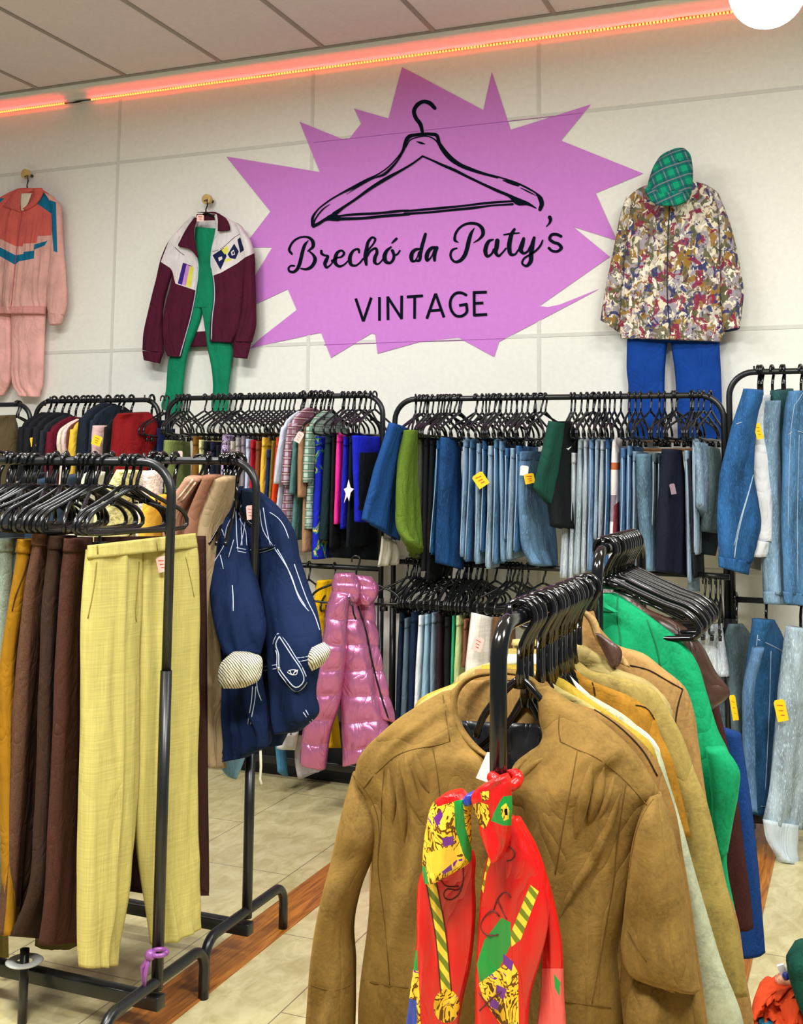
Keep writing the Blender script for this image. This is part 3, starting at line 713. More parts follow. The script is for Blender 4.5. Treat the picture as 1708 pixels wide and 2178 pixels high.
# --- pink tracksuit
peg(58, 371, 'pale wooden wall peg holding the pink and coral track jacket')
hookbar(57, 385, 58, 403, .14, 'black hanger on the wall peg inside the coral track jacket')
e = empty('track_jacket', PY(25, 668, YW))
bd = slab(MB(), R([(38,404,88,402),(15,414,103,412),(-12,430,115,430),(-30,452,118,450),(-42,500,120,500),(-45,560,113,560),(-50,610,106,608),(-52,645,101,642),(-50,655,98,655),(-48,664,97,664)], YW, .07), .07, .009, 14, 2.4, .0034).build('body', cloth('#d9a59c', 'plain'), e)
COR = cloth('#cf5f58', 'plain'); TEAL = cloth('#106a90', 'plain')
zones(bd, [(COR, [[(-60,380),(125,380),(125,500),(80,502),(78,517),(50,518),(48,524),(34,524),(0,508),(-60,480)]]),
           (TEAL, [[(88,408),(118,424),(116,459),(80,434)], [(-60,440),(-20,420),(10,422),(-5,436),(-60,470)], [(0,526),(33,543),(50,540),(50,536),(72,533),(73,520),(101,512),(95,522),(73,531),(72,550),(40,556),(32,563),(0,545),(-60,520),(-60,500)]])])
sl = slab(MB(), R([(97,410,112,418),(108,430,127,436),(113,465,130,462),(112,505,132,500),(107,560,138,558),(101,610,141,608),(99,645,142,645),(103,668,136,670)], YW-.01, .055), .055, .006, 18, 2.2, .007).build('sleeve', cloth('#d9a59c', 'plain'), e)
zones(sl, [(TEAL, [[(105,425),(119,430),(122,537),(114,534)]])])
slab(MB(), R([(103,666,134,668),(104,680,133,680),(107,692,129,689)], YW-.012, .05), .05, .003, 30, 2.2, .006).build('cuff', cloth('#d9a59c', 'plain'), e)
slab(MB(), R([(-70,425,-40,430),(-95,500,-50,505),(-105,620,-65,620),(-100,665,-72,665)], YW-.01, .055), .055, .006, 18, 2.2, .01).build('sleeve', cloth('#d9a59c', 'plain'), e)
slab(MB(), R([(36,403,90,400),(24,414,50,420),(12,432,44,446),(6,438,46,452)], YW-.035, .02), .02, .002, 14, 2.4, .007).build('collar', COR, e)
slab(MB(), R([(68,402,90,400),(72,412,92,408),(58,436,76,436),(47,444,58,447)], YW-.04, .02), .02, .002, 14, 2.4, .007).build('collar', COR, e)
slab(MB(), R([(44,412,68,411),(43,432,60,432),(45,448,50,448)], YW-.045, .008), .008, .001, 14, 2.4, .007).build('lining', cloth('#ddd0ba', 'plain'), e)
slab(MB(), R([(-48,656,97,652),(-48,668,96,668)], YW-.008, .075), .075, .003, 60, 2.2, .006).build('waistband', cloth('#d0908a', 'plain'), e)
seam(e, [bd], [(47,452),(40,500),(34,545),(30,590),(26,630),(22,662)], .0022, flat('crimson_zip', '#b0304a', .6), 'zip', .001)
tag(e, 'pink, coral and blue track jacket hanging on the wall at far left', 'jacket')
mb = MB(); slab(mb, R([(22,650,98,650),(25,700,96,700),(26,750,94,750),(26,795,93,795),(32,825,88,825),(40,836,84,838),(42,843,82,845)], YW+.02, .06), .06, .008, 16, 2.3, .008)
slab(mb, R([(-48,650,24,650),(-50,720,24,720),(-48,780,25,780),(-42,812,20,815),(-35,832,10,835),(-32,838,7,841)], YW+.02, .06), .06, .008, 16, 2.3, .008)
o = mb.build('track_trousers', cloth('#eab0a8', 'plain')); tag(o, 'pale pink gathered track trousers hanging below the coral jacket', 'trousers')
# --- maroon jacket and green trousers
peg(443, 425, 'pale wooden wall peg above the maroon and white track jacket')
hookbar(438, 437, 438, 453, .13, 'black hanger on the wall peg inside the maroon track jacket')
e = empty('track_jacket', PY(430, 760, YW)); MAR = cloth('#4a1028', 'plain'); WH = cloth('#d9d3d4', 'plain')
bk = slab(MB(), R([(418,456,458,456),(408,500,470,500),(405,600,480,600),(403,700,485,700),(405,738,480,735)], YW+.035, .015), .015, .003, 16, 3, .008).build('lining', WH, e)
zones(bk, [(MAR, [[(380,708),(500,700),(500,760),(380,760)], [(400,440),(480,440),(480,468),(400,470)]])])
lf = slab(MB(), R([(413,461,420,462),(392,478,416,482),(374,500,414,503),(365,530,418,530),(366,570,423,561),(366,600,421,602),(356,640,414,640),(349,675,407,675),(348,710,398,712),(352,740,390,742),(358,758,385,760)], YW, .06), .06, .006, 16, 2.4, .0031).build('front_panel', MAR, e)
rf = slab(MB(), R([(458,460,478,461),(460,480,505,478),(456,505,525,503),(450,530,530,530),(448,561,528,561),(454,600,522,600),(455,640,518,640),(450,675,514,675),(448,705,507,705),(448,727,495,729)], YW, .06), .06, .006, 16, 2.4, .0031).build('front_panel', MAR, e)
ls = slab(MB(), R([(378,494,388,505),(360,514,374,538),(343,552,368,572),(333,595,357,605),(324,630,348,640),(314,672,345,675),(306,714,346,721),(304,745,347,750)], YW-.012, .055), .055, .006, 18, 2.3, .0031).build('sleeve', MAR, e)
rs = slab(MB(), R([(503,474,516,486),(516,508,531,510),(522,545,540,541),(521,590,542,588),(518,630,543,630),(514,665,544,670),(506,698,543,696),(498,728,535,728)], YW-.012, .055), .055, .006, 18, 2.3, .0031).build('sleeve', MAR, e)
slab(MB(), R([(303,746,347,750),(307,766,340,773)], YW-.012, .05), .05, .002, 60, 2.2, .006).build('cuff', MAR, e)
slab(MB(), R([(497,728,534,728),(497,760,526,763)], YW-.012, .05), .05, .002, 60, 2.2, .006).build('cuff', MAR, e)
WL = [(405,450),(425,466),(425,563),(417,618),(373,603),(367,578),(362,570),(342,557),(362,505),(380,478)]
WR = [(455,450),(500,462),(532,488),(542,538),(522,547),(505,560),(470,580),(454,586),(446,561),(450,510)]
PU = cloth('#3a1c80', 'plain'); LI = cloth('#c08ad0', 'plain'); YE = cloth('#d8d458', 'plain'); NV = cloth('#141c48', 'plain')
for o in (lf, ls): zones(o, [(WH, [WL])])
for o in (rf, rs): zones(o, [(WH, [WR])])
zones(lf, [(PU, [[(389,559),(397,561),(387,606),(378,603)]]), (LI, [[(397,561),(404,564),(395,608),(387,606)]]), (YE, [[(404,565),(412,569),(406,613),(395,608)]])])
for o in (rf, rs): zones(o, [(NV, [[(452,543),(476,527),(482,545),(469,574)], [(484,541),(498,518),(508,535),(501,551),(489,549)], [(505,510),(511,504),(519,532),(511,538)]]), (YE, [[(471,532),(484,522),(486,536),(478,541)], [(477,553),(486,549),(494,553),(480,558)]]), (WH, [[(464,548),(472,545),(473,551),(466,556)], [(491,536),(497,531),(500,541),(493,544)]]), (NV, [[(494,537),(497,534),(498,540),(495,541)]])])
for P_ in ([(417,462),(413,503),(420,545),(423,561),(418,618),(407,675),(396,715),(384,758)], [(463,495),(452,515),(449,545),(448,561),(454,600),(455,635),(450,675),(448,722)]):
    seam(e, [lf, rf], [(x+(1.5 if P_[0][0] > 440 else -1.5), y) for x, y in P_], .0028, WHITETHREAD, 'zip', .001)
seam(e, [lf], [(362,511),(375,530),(392,543)], .0015, MAR, 'piping', .001); seam(e, [lf], [(395,562),(410,567),(421,570)], .0015, MAR, 'piping', .001)
seam(e, [rf], [(452,535),(470,530),(490,512),(505,500),(518,495)], .0015, MAR, 'piping', .001)
slab(MB(), R([(414,463,420,464),(398,484,414,484),(384,510,414,506),(379,523,417,526),(400,528,420,538),(412,535,422,550)], YW-.045, .018), .018, .001, 14, 2.6, .006).build('collar', MAR, e)
slab(MB(), R([(418,452,460,451),(458,453,466,458)], YW+.0, .02), .02, .001, 14, 2.4, .006).build('collar', MAR, e)
slab(MB(), R([(460,452,466,454),(463,466,482,466),(463,480,489,483),(463,492,489,490)], YW-.045, .018), .018, .001, 14, 2.6, .006).build('collar', MAR, e)
price_tag(e, 426, 464, YW-.06, 18, 17, PINKTAG, .0)
tag(e, 'open maroon and white track jacket hanging on the wall by the mural', 'jacket')
GR = cloth('#0b7d58', 'plain'); mb = MB()
slab(mb, R([(413,483,463,487),(413,520,456,520),(415,560,450,560),(417,600,456,600),(414,630,458,630),(412,655,458,655)], YW+.01, .03), .03, .006, 18, 2.4, .007)
slab(mb, R([(412,640,431,650),(405,680,428,674),(388,715,415,713),(368,745,402,744),(359,765,398,762),(355,800,392,800),(352,836,389,836),(344,858,388,862),(345,868,378,884)], YW+.02, .045), .045, .006, 18, 2.4, .007)
slab(mb, R([(427,648,458,650),(432,672,460,672),(437,705,475,702),(440,733,492,731),(450,785,491,780),(453,832,486,834),(450,862,485,865),(452,876,482,882)], YW+.015, .045), .045, .006, 18, 2.4, .007)
o = mb.build('track_trousers', GR); tag(o, 'green flared trousers hanging inside and below the maroon track jacket', 'trousers')
# --- patterned jacket, cap, blue trousers
CAMO = cloth('#efe6cf', 'camo'); e = empty('patterned_jacket', PY(1430, 722, YW))
bd = slab(MB(), R([(1385,392,1470,386),(1352,406,1508,396),(1333,424,1530,414),(1326,460,1536,458),(1324,520,1538,520),(1320,600,1540,600),(1316,670,1542,672),(1316,708,1540,712),(1320,717,1534,722)], YW, .09), .09, .008, 14, 2.6, .008).build('body', CAMO, e)
slab(MB(), R([(1332,420,1348,428),(1319,458,1340,466),(1309,510,1334,520),(1298,562,1328,570),(1287,618,1322,630),(1280,660,1318,678),(1277,681,1315,706)], YW-.018, .07), .07, .007, 18, 2.3, .008).build('sleeve', CAMO, e)
slab(MB(), R([(1514,406,1530,414),(1526,450,1545,452),(1530,520,1563,512),(1531,580,1576,578),(1531,630,1582,624),(1534,670,1578,665),(1537,706,1575,698)], YW-.018, .07), .07, .007, 18, 2.3, .008).build('sleeve', CAMO, e)
slab(MB(), R([(1538,698,1574,694),(1542,706,1572,700)], YW-.03, .05), .05, .001, 18, 2.3, .008).build('cuff', cloth('#151c38', 'plain'), e)
slab(MB(), R([(1320,712,1536,716),(1320,720,1534,727)], YW-.004, .096), .096, .004, 60, 2.4, .006).build('hem_band', CAMO, e)
NZ = flat('navy_zip', '#151a38', .5)
seam(e, [bd], [(1424,432),(1422,480),(1420,540),(1419,600),(1421,660),(1427,716)], .0028, NZ, 'zip', .001)
seam(e, [bd], [(1527,430),(1530,500),(1532,580),(1533,650)], .002, NZ, 'piping', .001)
slab(MB(), R([(1400,400,1466,392),(1405,415,1460,410),(1415,432,1445,430)], YW-.05, .02), .02, .002, 14, 2.4, .007).build('collar', CAMO, e)
tag(e, 'multicoloured painterly print jacket hanging on the wall right of the mural', 'jacket')
TT = cloth('#0f9a72', 'tartan'); e = empty('flat_cap', PY(1425, 437, 4.96))
slab(MB(), R([(1432,318,1458,317,.05),(1408,330,1468,328,.09),(1392,350,1473,352,.12),(1382,375,1474,376,.13),(1377,400,1472,402,.12),(1380,420,1466,422,.09),(1392,433,1452,433,.05)], 4.965), .12, .006, 14, 2.0, .006).build('crown', TT, e)
slab(MB(), R([(1375,398,1392,404,.02),(1376,415,1464,416,.03),(1385,428,1460,428,.03),(1400,437,1440,438,.015)], 4.93), .03, .002, 14, 2.2, .006).build('brim', TT, e)
MB().ball(PY(1446, 340, 4.905), .008, 10, 6).build('button', TT, e)
tag(e, 'green tartan flat cap hanging over the collar of the patterned jacket', 'cap')
BT = cloth('#0c3f90', 'plain'); mb = MB()
slab(mb, R([(1334,700,1424,700),(1333,750,1418,745),(1333,790,1415,782),(1336,815,1414,808),(1335,870,1414,870),(1338,932,1412,938)], YW+.02, .05), .05, .008, 16, 2.6, .008)
slab(mb, R([(1424,700,1530,700),(1429,745,1531,745),(1434,780,1533,780),(1438,830,1535,830),(1440,880,1536,880),(1442,936,1538,936)], YW+.02, .05), .05, .008, 16, 2.6, .008)
slab(mb, R([(1336,690,1530,690),(1334,726,1530,730)], YW+.02, .05), .05, .004, 16, 2.6, .012)
o = mb.build('trousers', BT); tag(o, 'royal blue trousers hanging on the wall below the patterned jacket', 'trousers')
# wooden bar hanger behind the jeans rack
e = empty('wooden_hanger', PY(1405, 962, 4.98))
for yy in (938, 957): MB().box(PY(1405, yy, 4.98), (.27, .015, .014)).build('wooden_bar', flat('hanger_wood', '#a8713c', .5), e, bevel=.003)
MB().tube([PY(1405, 938, 4.98), PY(1405, 900, 4.98)], .003, 8).build('hook', BLACKPLASTIC, e)
tag(e, 'wooden trouser clamp hanger with two bars behind the jeans', 'hanger')

# ================================================================== CLOTHES ON THE WALL RACKS
# leftmost rack
face('L1', [(-20,885,30,882),(-40,910,38,905),(-45,985,34,985),(-45,1120,36,1120)], 4.6, 4.75, .08, '#5d5138', 'plain', 'olive brown corduroy jacket', 'jacket', amp=.01)
edge('L1', 45, 905, 45, 1120, 22, '#15171b', 'plain', 'black padded coat', 'top', cat='coat')
hanger('slim', PY(40, 862, YB)[0], YB, 1.752, 1.2, 'empty black hanger at the far left rack end')
# narrow rack
for a in [
 (58,905,52,1130,24,'#17191f','plain','black knitted jumper','top'),(76,905,72,1130,20,'#191b22','plain','charcoal hooded top','top'),
 (90,912,88,1130,14,'#23262e','plain','dark slate shirt','top'),(105,915,102,1130,20,'#611024','plain','maroon jumper','top'),
 (121,920,120,1130,11,'#e2d8c6','plain','cream patterned blouse','top'),(131,918,130,1130,11,'#eccfca','plain','pink and white blouse','top'),
 (141,915,139,1130,8,'#6a3c2c','plain','brown blouse','top'),(154,910,148,1130,22,'#e0b83a','plain','mustard yellow blouse','top'),
 (176,885,168,1130,34,'#17202c','plain','dark navy sweatshirt','top'),(196,890,190,1130,16,'#1d2733','plain','blue-black shirt','top'),
 (226,905,224,1130,12,'#191a1c','plain','thin black blouse','top')]:
    edge('L2', *a, cat='top', ptag=(70, 940, 13, 24) if a[0] == 76 else None)
face('L2', [(200,905,232,905),(196,925,232,930),(197,960,228,965),(196,1120,224,1120)], 4.56, 4.68, .05, '#ddb8b4', 'plain', 'pale pink floral blouse', 'blouse', hk='coat')
price_tag(bpy.data.objects['blouse'] if 'blouse' in bpy.data.objects else None, 206, 937, 4.53, 24, 25, YELTAG, -.3)
o = face('L2', [(258,880,310,876),(243,893,330,893),(238,930,334,930),(235,980,322,980),(235,1100,315,1100)], 4.52, 4.74, .09, '#7c1015', 'wool', 'dark red velvet sweater', 'sweater', amp=.01, hk='coat')
edge('L2', 320, 892, 314, 1120, 18, '#14192a', 'plain', 'navy velvet top', 'pant', cat='top', hw=.1, wb=False)
edge('L2', 334, 910, 330, 1120, 10, '#182450', 'plain', 'royal blue top', 'pant', cat='top', hw=.08, wb=False)
# middle rack
o = face('L3', [(353,936,402,940),(350,985,404,988),(349,1100,402,1100)], 4.56, 4.82, .05, '#76854a', 'wool', 'olive green velvet trousers', 'trousers')
price_tag(o, 383, 972, 4.6, 12, 30, PINKTAG, 0)
for a in [
 (411,930,407,1060,15,'#7a5520','plain','ochre brown corduroys','pant','trousers'),(424,937,422,1060,10,'#d8d69a','plain','cream trousers','pant','trousers'),
 (434,940,433,1060,13,'#14151a','plain','black trousers','pant','trousers'),(448,942,447,1060,14,'#171b33','plain','dark navy skirt','pant','skirt'),
 (460,946,459,1060,9,'#15161a','plain','narrow black skirt','pant','skirt'),(474,926,471,1030,22,'#3a2050','sequin','purple sequinned skirt','pant','skirt'),
 (491,940,490,1030,10,'#b8afa4','plain','pale taupe trousers','pant','trousers'),(502,932,500,1060,13,'#a39d9c','plain','silver grey trousers','pant','trousers'),
 (514,930,511,1060,10,'#877c86','plain','mauve grey skirt','pant','skirt'),(524,935,521,1060,12,'#b4c6dc','plain','pale blue trousers','pant','trousers'),
 (534,937,529,1100,10,'#b01828','plain','bright red trousers','pant','trousers'),(545,940,540,1100,13,'#7a4228','plain','rust brown trousers','pant','trousers'),
 (558,932,548,1100,14,'#e8b840','plain','mustard trousers','pant','trousers'),(568,958,560,1110,11,'#1a2a50','plain','deep blue skirt','pant','skirt'),
 (578,937,568,1120,8,'#7a6a2a','plain','khaki skirt','pant','skirt'),(588,932,574,1100,10,'#e2471c','plain','orange-red trousers','pant','trousers')]:
    edge('L3', *a[:9], cat=a[9])
edge('L3', 602, 905, 581, 1130, 13, '#c6cede', 'plain', 'white and blue shirt', 'top', cat='shirt')
edge('L3', 620, 898, 596, 1140, 24, '#b9a6b4', 'plaid', 'maroon and white checked shirt', 'top', c2='#6b2c3c', cat='shirt')
edge('L3', 628, 930, 618, 1150, 12, '#4f7a78', 'plain', 'grey teal blouse', 'top', cat='blouse')
o = edge('L3', 640, 915, 643, 1175, 15, '#a27a58', 'plain', 'camel brown blouse', 'top', cat='blouse'); price_tag(o, 636, 930, 4.53, 16, 26, PINKTAG, -.5)
edge('L3', 657, 905, 648, 1125, 22, '#a8c0b4', 'plaid', 'green checked shirt', 'top', c2='#3f6a50', cat='shirt')
for a in [(672,930,668,1190,22,'#1824b0','floral','blue floral print skirt','pant','skirt'),(694,925,682,1150,23,'#15292d','plain','dark teal skirt','pant','skirt'),
 (707,928,700,1165,9,'#111315','plain','slim black skirt','pant','skirt'),(717,922,710,1115,13,'#ee2a90','satin','hot pink satin trousers','pant','trousers'),
 (731,930,724,1125,15,'#1a22ac','plain','ultramarine shorts','pant','shorts'),(744,925,738,1165,14,'#101b20','plain','black skirt with white star','pant','skirt')]:
    o = edge('L3', *a[:9], cat=a[9])
# white star on the black skirt
pts = [(742,1020),(746,1037),(753,1040),(746,1048),(743,1066),(739,1055),(732,1070),(736,1050),(732,1040),(738,1037)]
mb = MB(); a_ = [PY(x, y, 4.56) for x, y in pts]; mb.grid([a_, [p+[0, -.003, 0] for p in a_]], True, True, True); mb.build('star_motif', flat('white_star_print', '#eadfe0', .6), o, smooth=False)
o = face('L3', [(750,926,806,930),(753,1000,806,1000),(757,1110,802,1112)], 4.57, 4.8, .05, '#1420b4', 'plain', 'blue and black panelled skirt', 'skirt')
zones(o, [(cloth('#121a20', 'plain'), [[(765,962),(803,962),(803,1088),(762,1085)]])])
face('L3', [(695,1040,800,1050),(700,1120,805,1120),(700,1185,806,1192)], 4.72, 4.9, .05, '#0f1418', 'plain', 'long black coat behind the skirts', 'coat', hang=False)
for x in (376, 384, 391, 398, 436, 501, 511, 640, 660, 690, 700, 732, 755, 765, 776, 788):
    hanger('slim', PY(x, 850, YB)[0], YB, 1.772, math.pi/2+random.Random(x).uniform(-.35, .5), 'black plastic hanger among the packed hangers, middle wall rack', 'spare hangers on the middle wall rack')
# widest rack
o = face('R4', [(836,900,862,912),(820,950,862,948),(798,1010,860,1010),(784,1060,856,1060),(773,1104,850,1150)], 4.45, 4.72, .06, '#1c4a88', 'wool', 'long blue cotton shorts', 'shorts', amp=.01)
seam(o, [o], [(855,925),(842,1000),(833,1080),(830,1135)], .002, flat('blue_seam', '#163c70', .8), 'side_seam')
o = face('R4', [(812,1140,842,1150),(808,1175,850,1178),(803,1206,846,1200)], 4.62, 4.74, .02, '#d6d2bd', 'plain', 'cream shorts hem peeping out', 'shorts', hang=False, amp=.014)
o = face('R4', [(868,914,884,920),(852,990,888,990),(847,1070,894,1085),(852,1130,900,1158),(874,1150,890,1190)], 4.5, 4.7, .06, '#5c7626', 'wool', 'olive green shorts', 'shorts', amp=.01)
for a in [(891,925,885,1185,14,'#4a4e48','plain','worn grey shorts','pant','shorts'),(903,930,898,1215,14,'#171a1d','plain','jet black shorts','pant','shorts'),
 (916,928,908,1235,16,'#0f1114','plain','longer black shorts','pant','shorts'),(930,938,916,1180,15,'#1f5f98','denim','bright blue jeans','pant','jeans')]:
    edge('R4', *a[:9], cat=a[9])
o = face('R4', [(940,930,978,936),(936,1000,978,1000),(930,1100,984,1100),(926,1196,986,1212)], 4.58, 4.74, .05, '#1c4a80', 'denim', 'dark blue denim shorts', 'shorts')
for a in [(987,932,981,1185,17,'#7b9ebe','denim','faded sky-blue jeans'),(1000,935,991,1195,12,'#4a76a0','denim','mid-blue narrow jeans'),
 (1015,945,1012,1200,14,'#88a8c2','denim','bleached blue jeans'),(1027,938,1024,1175,12,'#315c8a','denim','indigo narrow jeans'),
 (1040,950,1035,1210,16,'#a2bccf','denim','very pale jeans'),(1052,935,1050,1200,12,'#5a85ac','denim','medium blue jeans'),
 (1063,940,1068,1195,14,'#789fc0','denim','light blue stitched jeans'),(1075,955,1075,1150,12,'#3c6b9b','denim','strong blue jeans'),
 (1087,955,1080,1190,14,'#97b6cc','denim','washed-out jeans'),(1099,950,1095,1175,15,'#4676a6','denim','classic blue jeans')]:
    o = edge('R4', *a, cat='jeans')
    if a[0] == 1027: price_tag(o, 1022, 1021, 4.58, 27, 32, YELTAG, .6)
o = face('R4', [(1107,962,1152,964),(1104,1030,1163,1030),(1108,1110,1176,1110),(1122,1180,1182,1190),(1135,1200,1180,1207)], 4.62, 4.85, .06, '#6a90b2', 'denim', 'light blue denim skirt', 'skirt', fr=14)
price_tag(o, 1115, 1001, 4.6, 18, 22, PAPER, -.1, False); price_tag(o, 1126, 1018, 4.6, 22, 22, YELTAG, .2)
slab(MB(), R([(1106,960,1153,962),(1105,980,1156,980)], (4.62, 4.85)), .065, .002, 20, 2.6, .01).build('waistband', cloth('#56789a', 'denim'), o)
o = face('R4', [(1186,896,1205,897),(1168,930,1222,925),(1166,1000,1224,1000),(1172,1070,1224,1075),(1182,1118,1216,1128)], 4.52, 4.72, .07, '#101617', 'plain', 'black and green sports shirt', 'shirt', extra=[('sleeve', [(1172,896,1196,900),(1160,940,1192,945),(1146,990,1186,1000),(1134,1035,1178,1082)], 4.46, 4.56, .05, '#16473a', 'plain')])
mb = MB(); mb.tube([PY(1205, 953, 4.55), PY(1208, 956, 4.55), PY(1215, 950, 4.56)], [.001, .004, .001], 6); mb.build('tick_logo', flat('white_tick', '#e8e8e8'), o)
for a in [(1203,1000,1196,1230,18,'#cdd6dc','denim','white-blue jeans'),(1217,965,1212,1235,14,'#dbe3e6','denim','off-white jeans'),(1231,935,1224,1222,14,'#bfcfd8','denim','ice-blue jeans'),(1243,932,1238,1220,12,'#d6dfe3','denim','bleached white jeans'),
 (1255,935,1252,1215,15,'#7396bd','denim','cornflower jeans'),(1267,935,1265,1150,10,'#abc2d4','denim','pastel blue jeans'),(1279,937,1272,1240,12,'#c9d6de','denim','pale frayed jeans'),
 (1290,935,1286,1222,14,'#34608f','denim','deep indigo jeans')]:
    edge('R4', *a, cat='jeans')
o = edge('R4', 1304, 930, 1300, 1200, 18, '#e2dcd8', 'plain', 'white trousers with coloured patches', cat='trousers', wb=False)
zones(o, [(cloth('#b8623a', 'plain'), [[(1290,985),(1320,985),(1320,1000),(1290,1000)]]), (cloth('#8a7c86', 'plain'), [[(1285,1052),(1312,1052),(1306,1110),(1285,1108)]]), (cloth('#8a3a40', 'plain'), [[(1306,1075),(1325,1060),(1325,1160),(1302,1160)]])])
for a in [(1323,955,1320,1220,16,'#4b75a2','denim','studded blue jeans'),(1336,950,1334,1200,12,'#658cb4','denim','steel blue jeans'),(1348,962,1346,1250,15,'#8299b0','denim','dusty blue jeans')]:
    edge('R4', *a, cat='jeans')
face('R4', [(1360,965,1384,968),(1362,1050,1388,1050),(1368,1140,1395,1140),(1374,1215,1399,1215)], 4.58, 4.7, .05, '#6a8ba0', 'denim', 'grey-blue faded jeans', 'jeans')
for a in [(1389,965,1386,1210,14,'#566b70','denim','grey-green jeans'),(1401,970,1398,1200,12,'#38464e','denim','smoky grey jeans')]:
    edge('R4', *a, cat='jeans')
o = face('R4', [(1416,955,1442,958),(1410,1000,1450,1000),(1402,1100,1460,1100),(1396,1215,1462,1225)], 4.56, 4.74, .06, '#131929', 'plain', 'wide black pleated trousers', 'trousers')
price_tag(o, 1431, 1040, 4.55, 11, 22, flat('grey_card', '#8a7480'), .2, False)
for a in [(1458,960,1467,1240,13,'#93adc0','denim','long pale jeans'),(1464,975,1476,1230,8,'#1c1f24','plain','slim black jeans'),(1475,935,1479,1180,13,'#abc3d6','denim','pale cropped jeans')]:
    edge('R4', *a, cat='jeans')
face('R4', [(1478,940,1500,945),(1484,1000,1506,1000),(1486,1070,1506,1110)], 4.6, 4.72, .04, '#94b0c6', 'denim', 'short pale denim shorts', 'shorts')
face('R4', [(1497,948,1524,956),(1504,1000,1530,1000),(1500,1090,1532,1110),(1496,1130,1526,1135)], 4.66, 4.84, .05, '#64797a', 'denim', 'grey-green loose jeans', 'jeans')
face('R4', [(1486,1110,1528,1118),(1486,1150,1526,1155),(1490,1178,1518,1182)], 4.74, 4.86, .05, '#242f38', 'denim', 'charcoal rolled-up jeans', 'jeans', hang=False)
face('R4', [(1452,1060,1472,1060),(1458,1150,1480,1150),(1464,1256,1486,1258)], 4.76, 4.84, .035, '#9fb9cd', 'denim', 'pale jeans leg hanging lowest', 'jeans', hang=False)
for x in (884, 893, 901, 910, 938, 950, 957, 966, 975, 1012, 1034, 1051, 1061, 1100, 1110, 1122, 1140, 1150, 1160, 1248, 1262, 1275, 1288, 1430, 1437, 1472):
    hanger('slim', PY(x, 845, YB)[0], YB, 1.752, math.pi/2+random.Random(x).uniform(-.7, .5), 'black plastic hanger among the packed hangers, widest wall rack', 'spare hangers on the widest wall rack')
# right rack: denim jackets
def jacket_face(rk, short, rows, YL, YR, col, kind, cuff=None, **kw):
    o = face(rk, rows, YL, YR, kw.pop('thick', .07), col, kind, short, 'jacket', amp=.009, hk='coat', **kw)
    if cuff: slab(MB(), R(cuff, (YL-.01, YR-.01)), .06, .003, 60, 2.4, .008).build('cuff', cloth(col, kind), o)
    return o
o = jacket_face('R5', 'mid-blue denim jacket', [(1597,829,1610,828),(1586,850,1612,848),(1578,872,1604,870),(1566,900,1600,905),(1546,965,1601,970),(1533,1010,1604,1015),(1527,1060,1614,1070),(1525,1110,1619,1120),(1527,1150,1606,1165),(1530,1188,1593,1196)], 4.5, 4.62, '#2f66a0', 'denim', [(1530,1184,1594,1192),(1532,1206,1587,1222)])
seam(o, [o], [(1602,1010),(1592,1050),(1578,1100),(1567,1150),(1560,1205)], .0026, flat('pale_denim_seam', '#9fb2c4', .8), 'arm_seam'); seam(o, [o], [(1602,1013),(1588,1060),(1573,1110),(1562,1160)], .0016, flat('pale_denim_seam', '#9fb2c4', .8), 'arm_seam')
seam(o, [o], [(1566,902),(1580,896),(1600,903)], .0018, flat('pale_denim_seam', '#9fb2c4', .8), 'shoulder_seam')
o = jacket_face('R5', 'white denim jacket', [(1604,842,1628,840),(1593,900,1626,900),(1604,960,1627,960),(1613,1020,1628,1040),(1620,1100,1632,1120),(1620,1150,1634,1155)], 4.62, 4.74, '#d9dde0', 'plain', [(1615,1150,1634,1150),(1600,1184,1642,1176)])
price_tag(o, 1613, 917, 4.58, 14, 32, YELTAG, .25)
jacket_face('R5', 'pale blue shirt jacket', [(1632,852,1648,852),(1627,930,1646,930),(1628,1020,1650,1020),(1632,1120,1654,1120),(1628,1200,1660,1200),(1630,1262,1664,1265)], 4.64, 4.74, '#8fb0c8', 'denim', [(1629,1258,1663,1260),(1632,1284,1667,1286)])
jacket_face('R5', 'dark teal jacket', [(1650,832,1679,826),(1642,900,1678,900),(1648,1000,1673,1000),(1655,1100,1669,1100),(1659,1222,1666,1226)], 4.7, 4.86, '#2f5b5c', 'denim')
o = jacket_face('R5', 'long washed blue denim jacket', [(1690,832,1712,830),(1680,856,1724,854),(1673,915,1728,915),(1670,1000,1732,1000),(1665,1130,1738,1130),(1668,1262,1736,1270)], 4.6, 4.74, '#5585b2', 'denim', [(1668,1258,1736,1266),(1672,1284,1734,1292)])
seam(o, [o], [(1676,925),(1690,915),(1712,922)], .0018, flat('pale_denim_seam', '#9fb2c4', .8), 'shoulder_seam')
PS = flat('pale_denim_seam', '#9fb2c4', .8)
for P_ in ([(1690,860),(1684,900),(1680,960),(1678,1040),(1676,1120)], [(1700,925),(1698,1000),(1696,1100),(1697,1240)], [(1692,860),(1702,845),(1708,835)]): seam(o, [o], P_, .0013, PS, 'panel_seam')
jacket_face('R5', 'deep blue denim jacket behind', [(1652,900,1676,905),(1648,1000,1676,1000),(1652,1090,1674,1090)], 4.88, 4.94, '#2c5480', 'denim', hang=False)
face('R5', [(1590,1175,1622,1180),(1592,1205,1618,1214)], 4.8, 4.86, .03, '#7a7a78', 'plain', 'grey jacket hem in the gap', 'jacket', hang=False)
for x in (1620, 1668): hanger('coat', PY(x, 790, YB)[0], YB+.0, 1.844, math.pi/2, 'black plastic hanger between the denim jackets, right wall rack', 'spare hangers on the right wall rack')
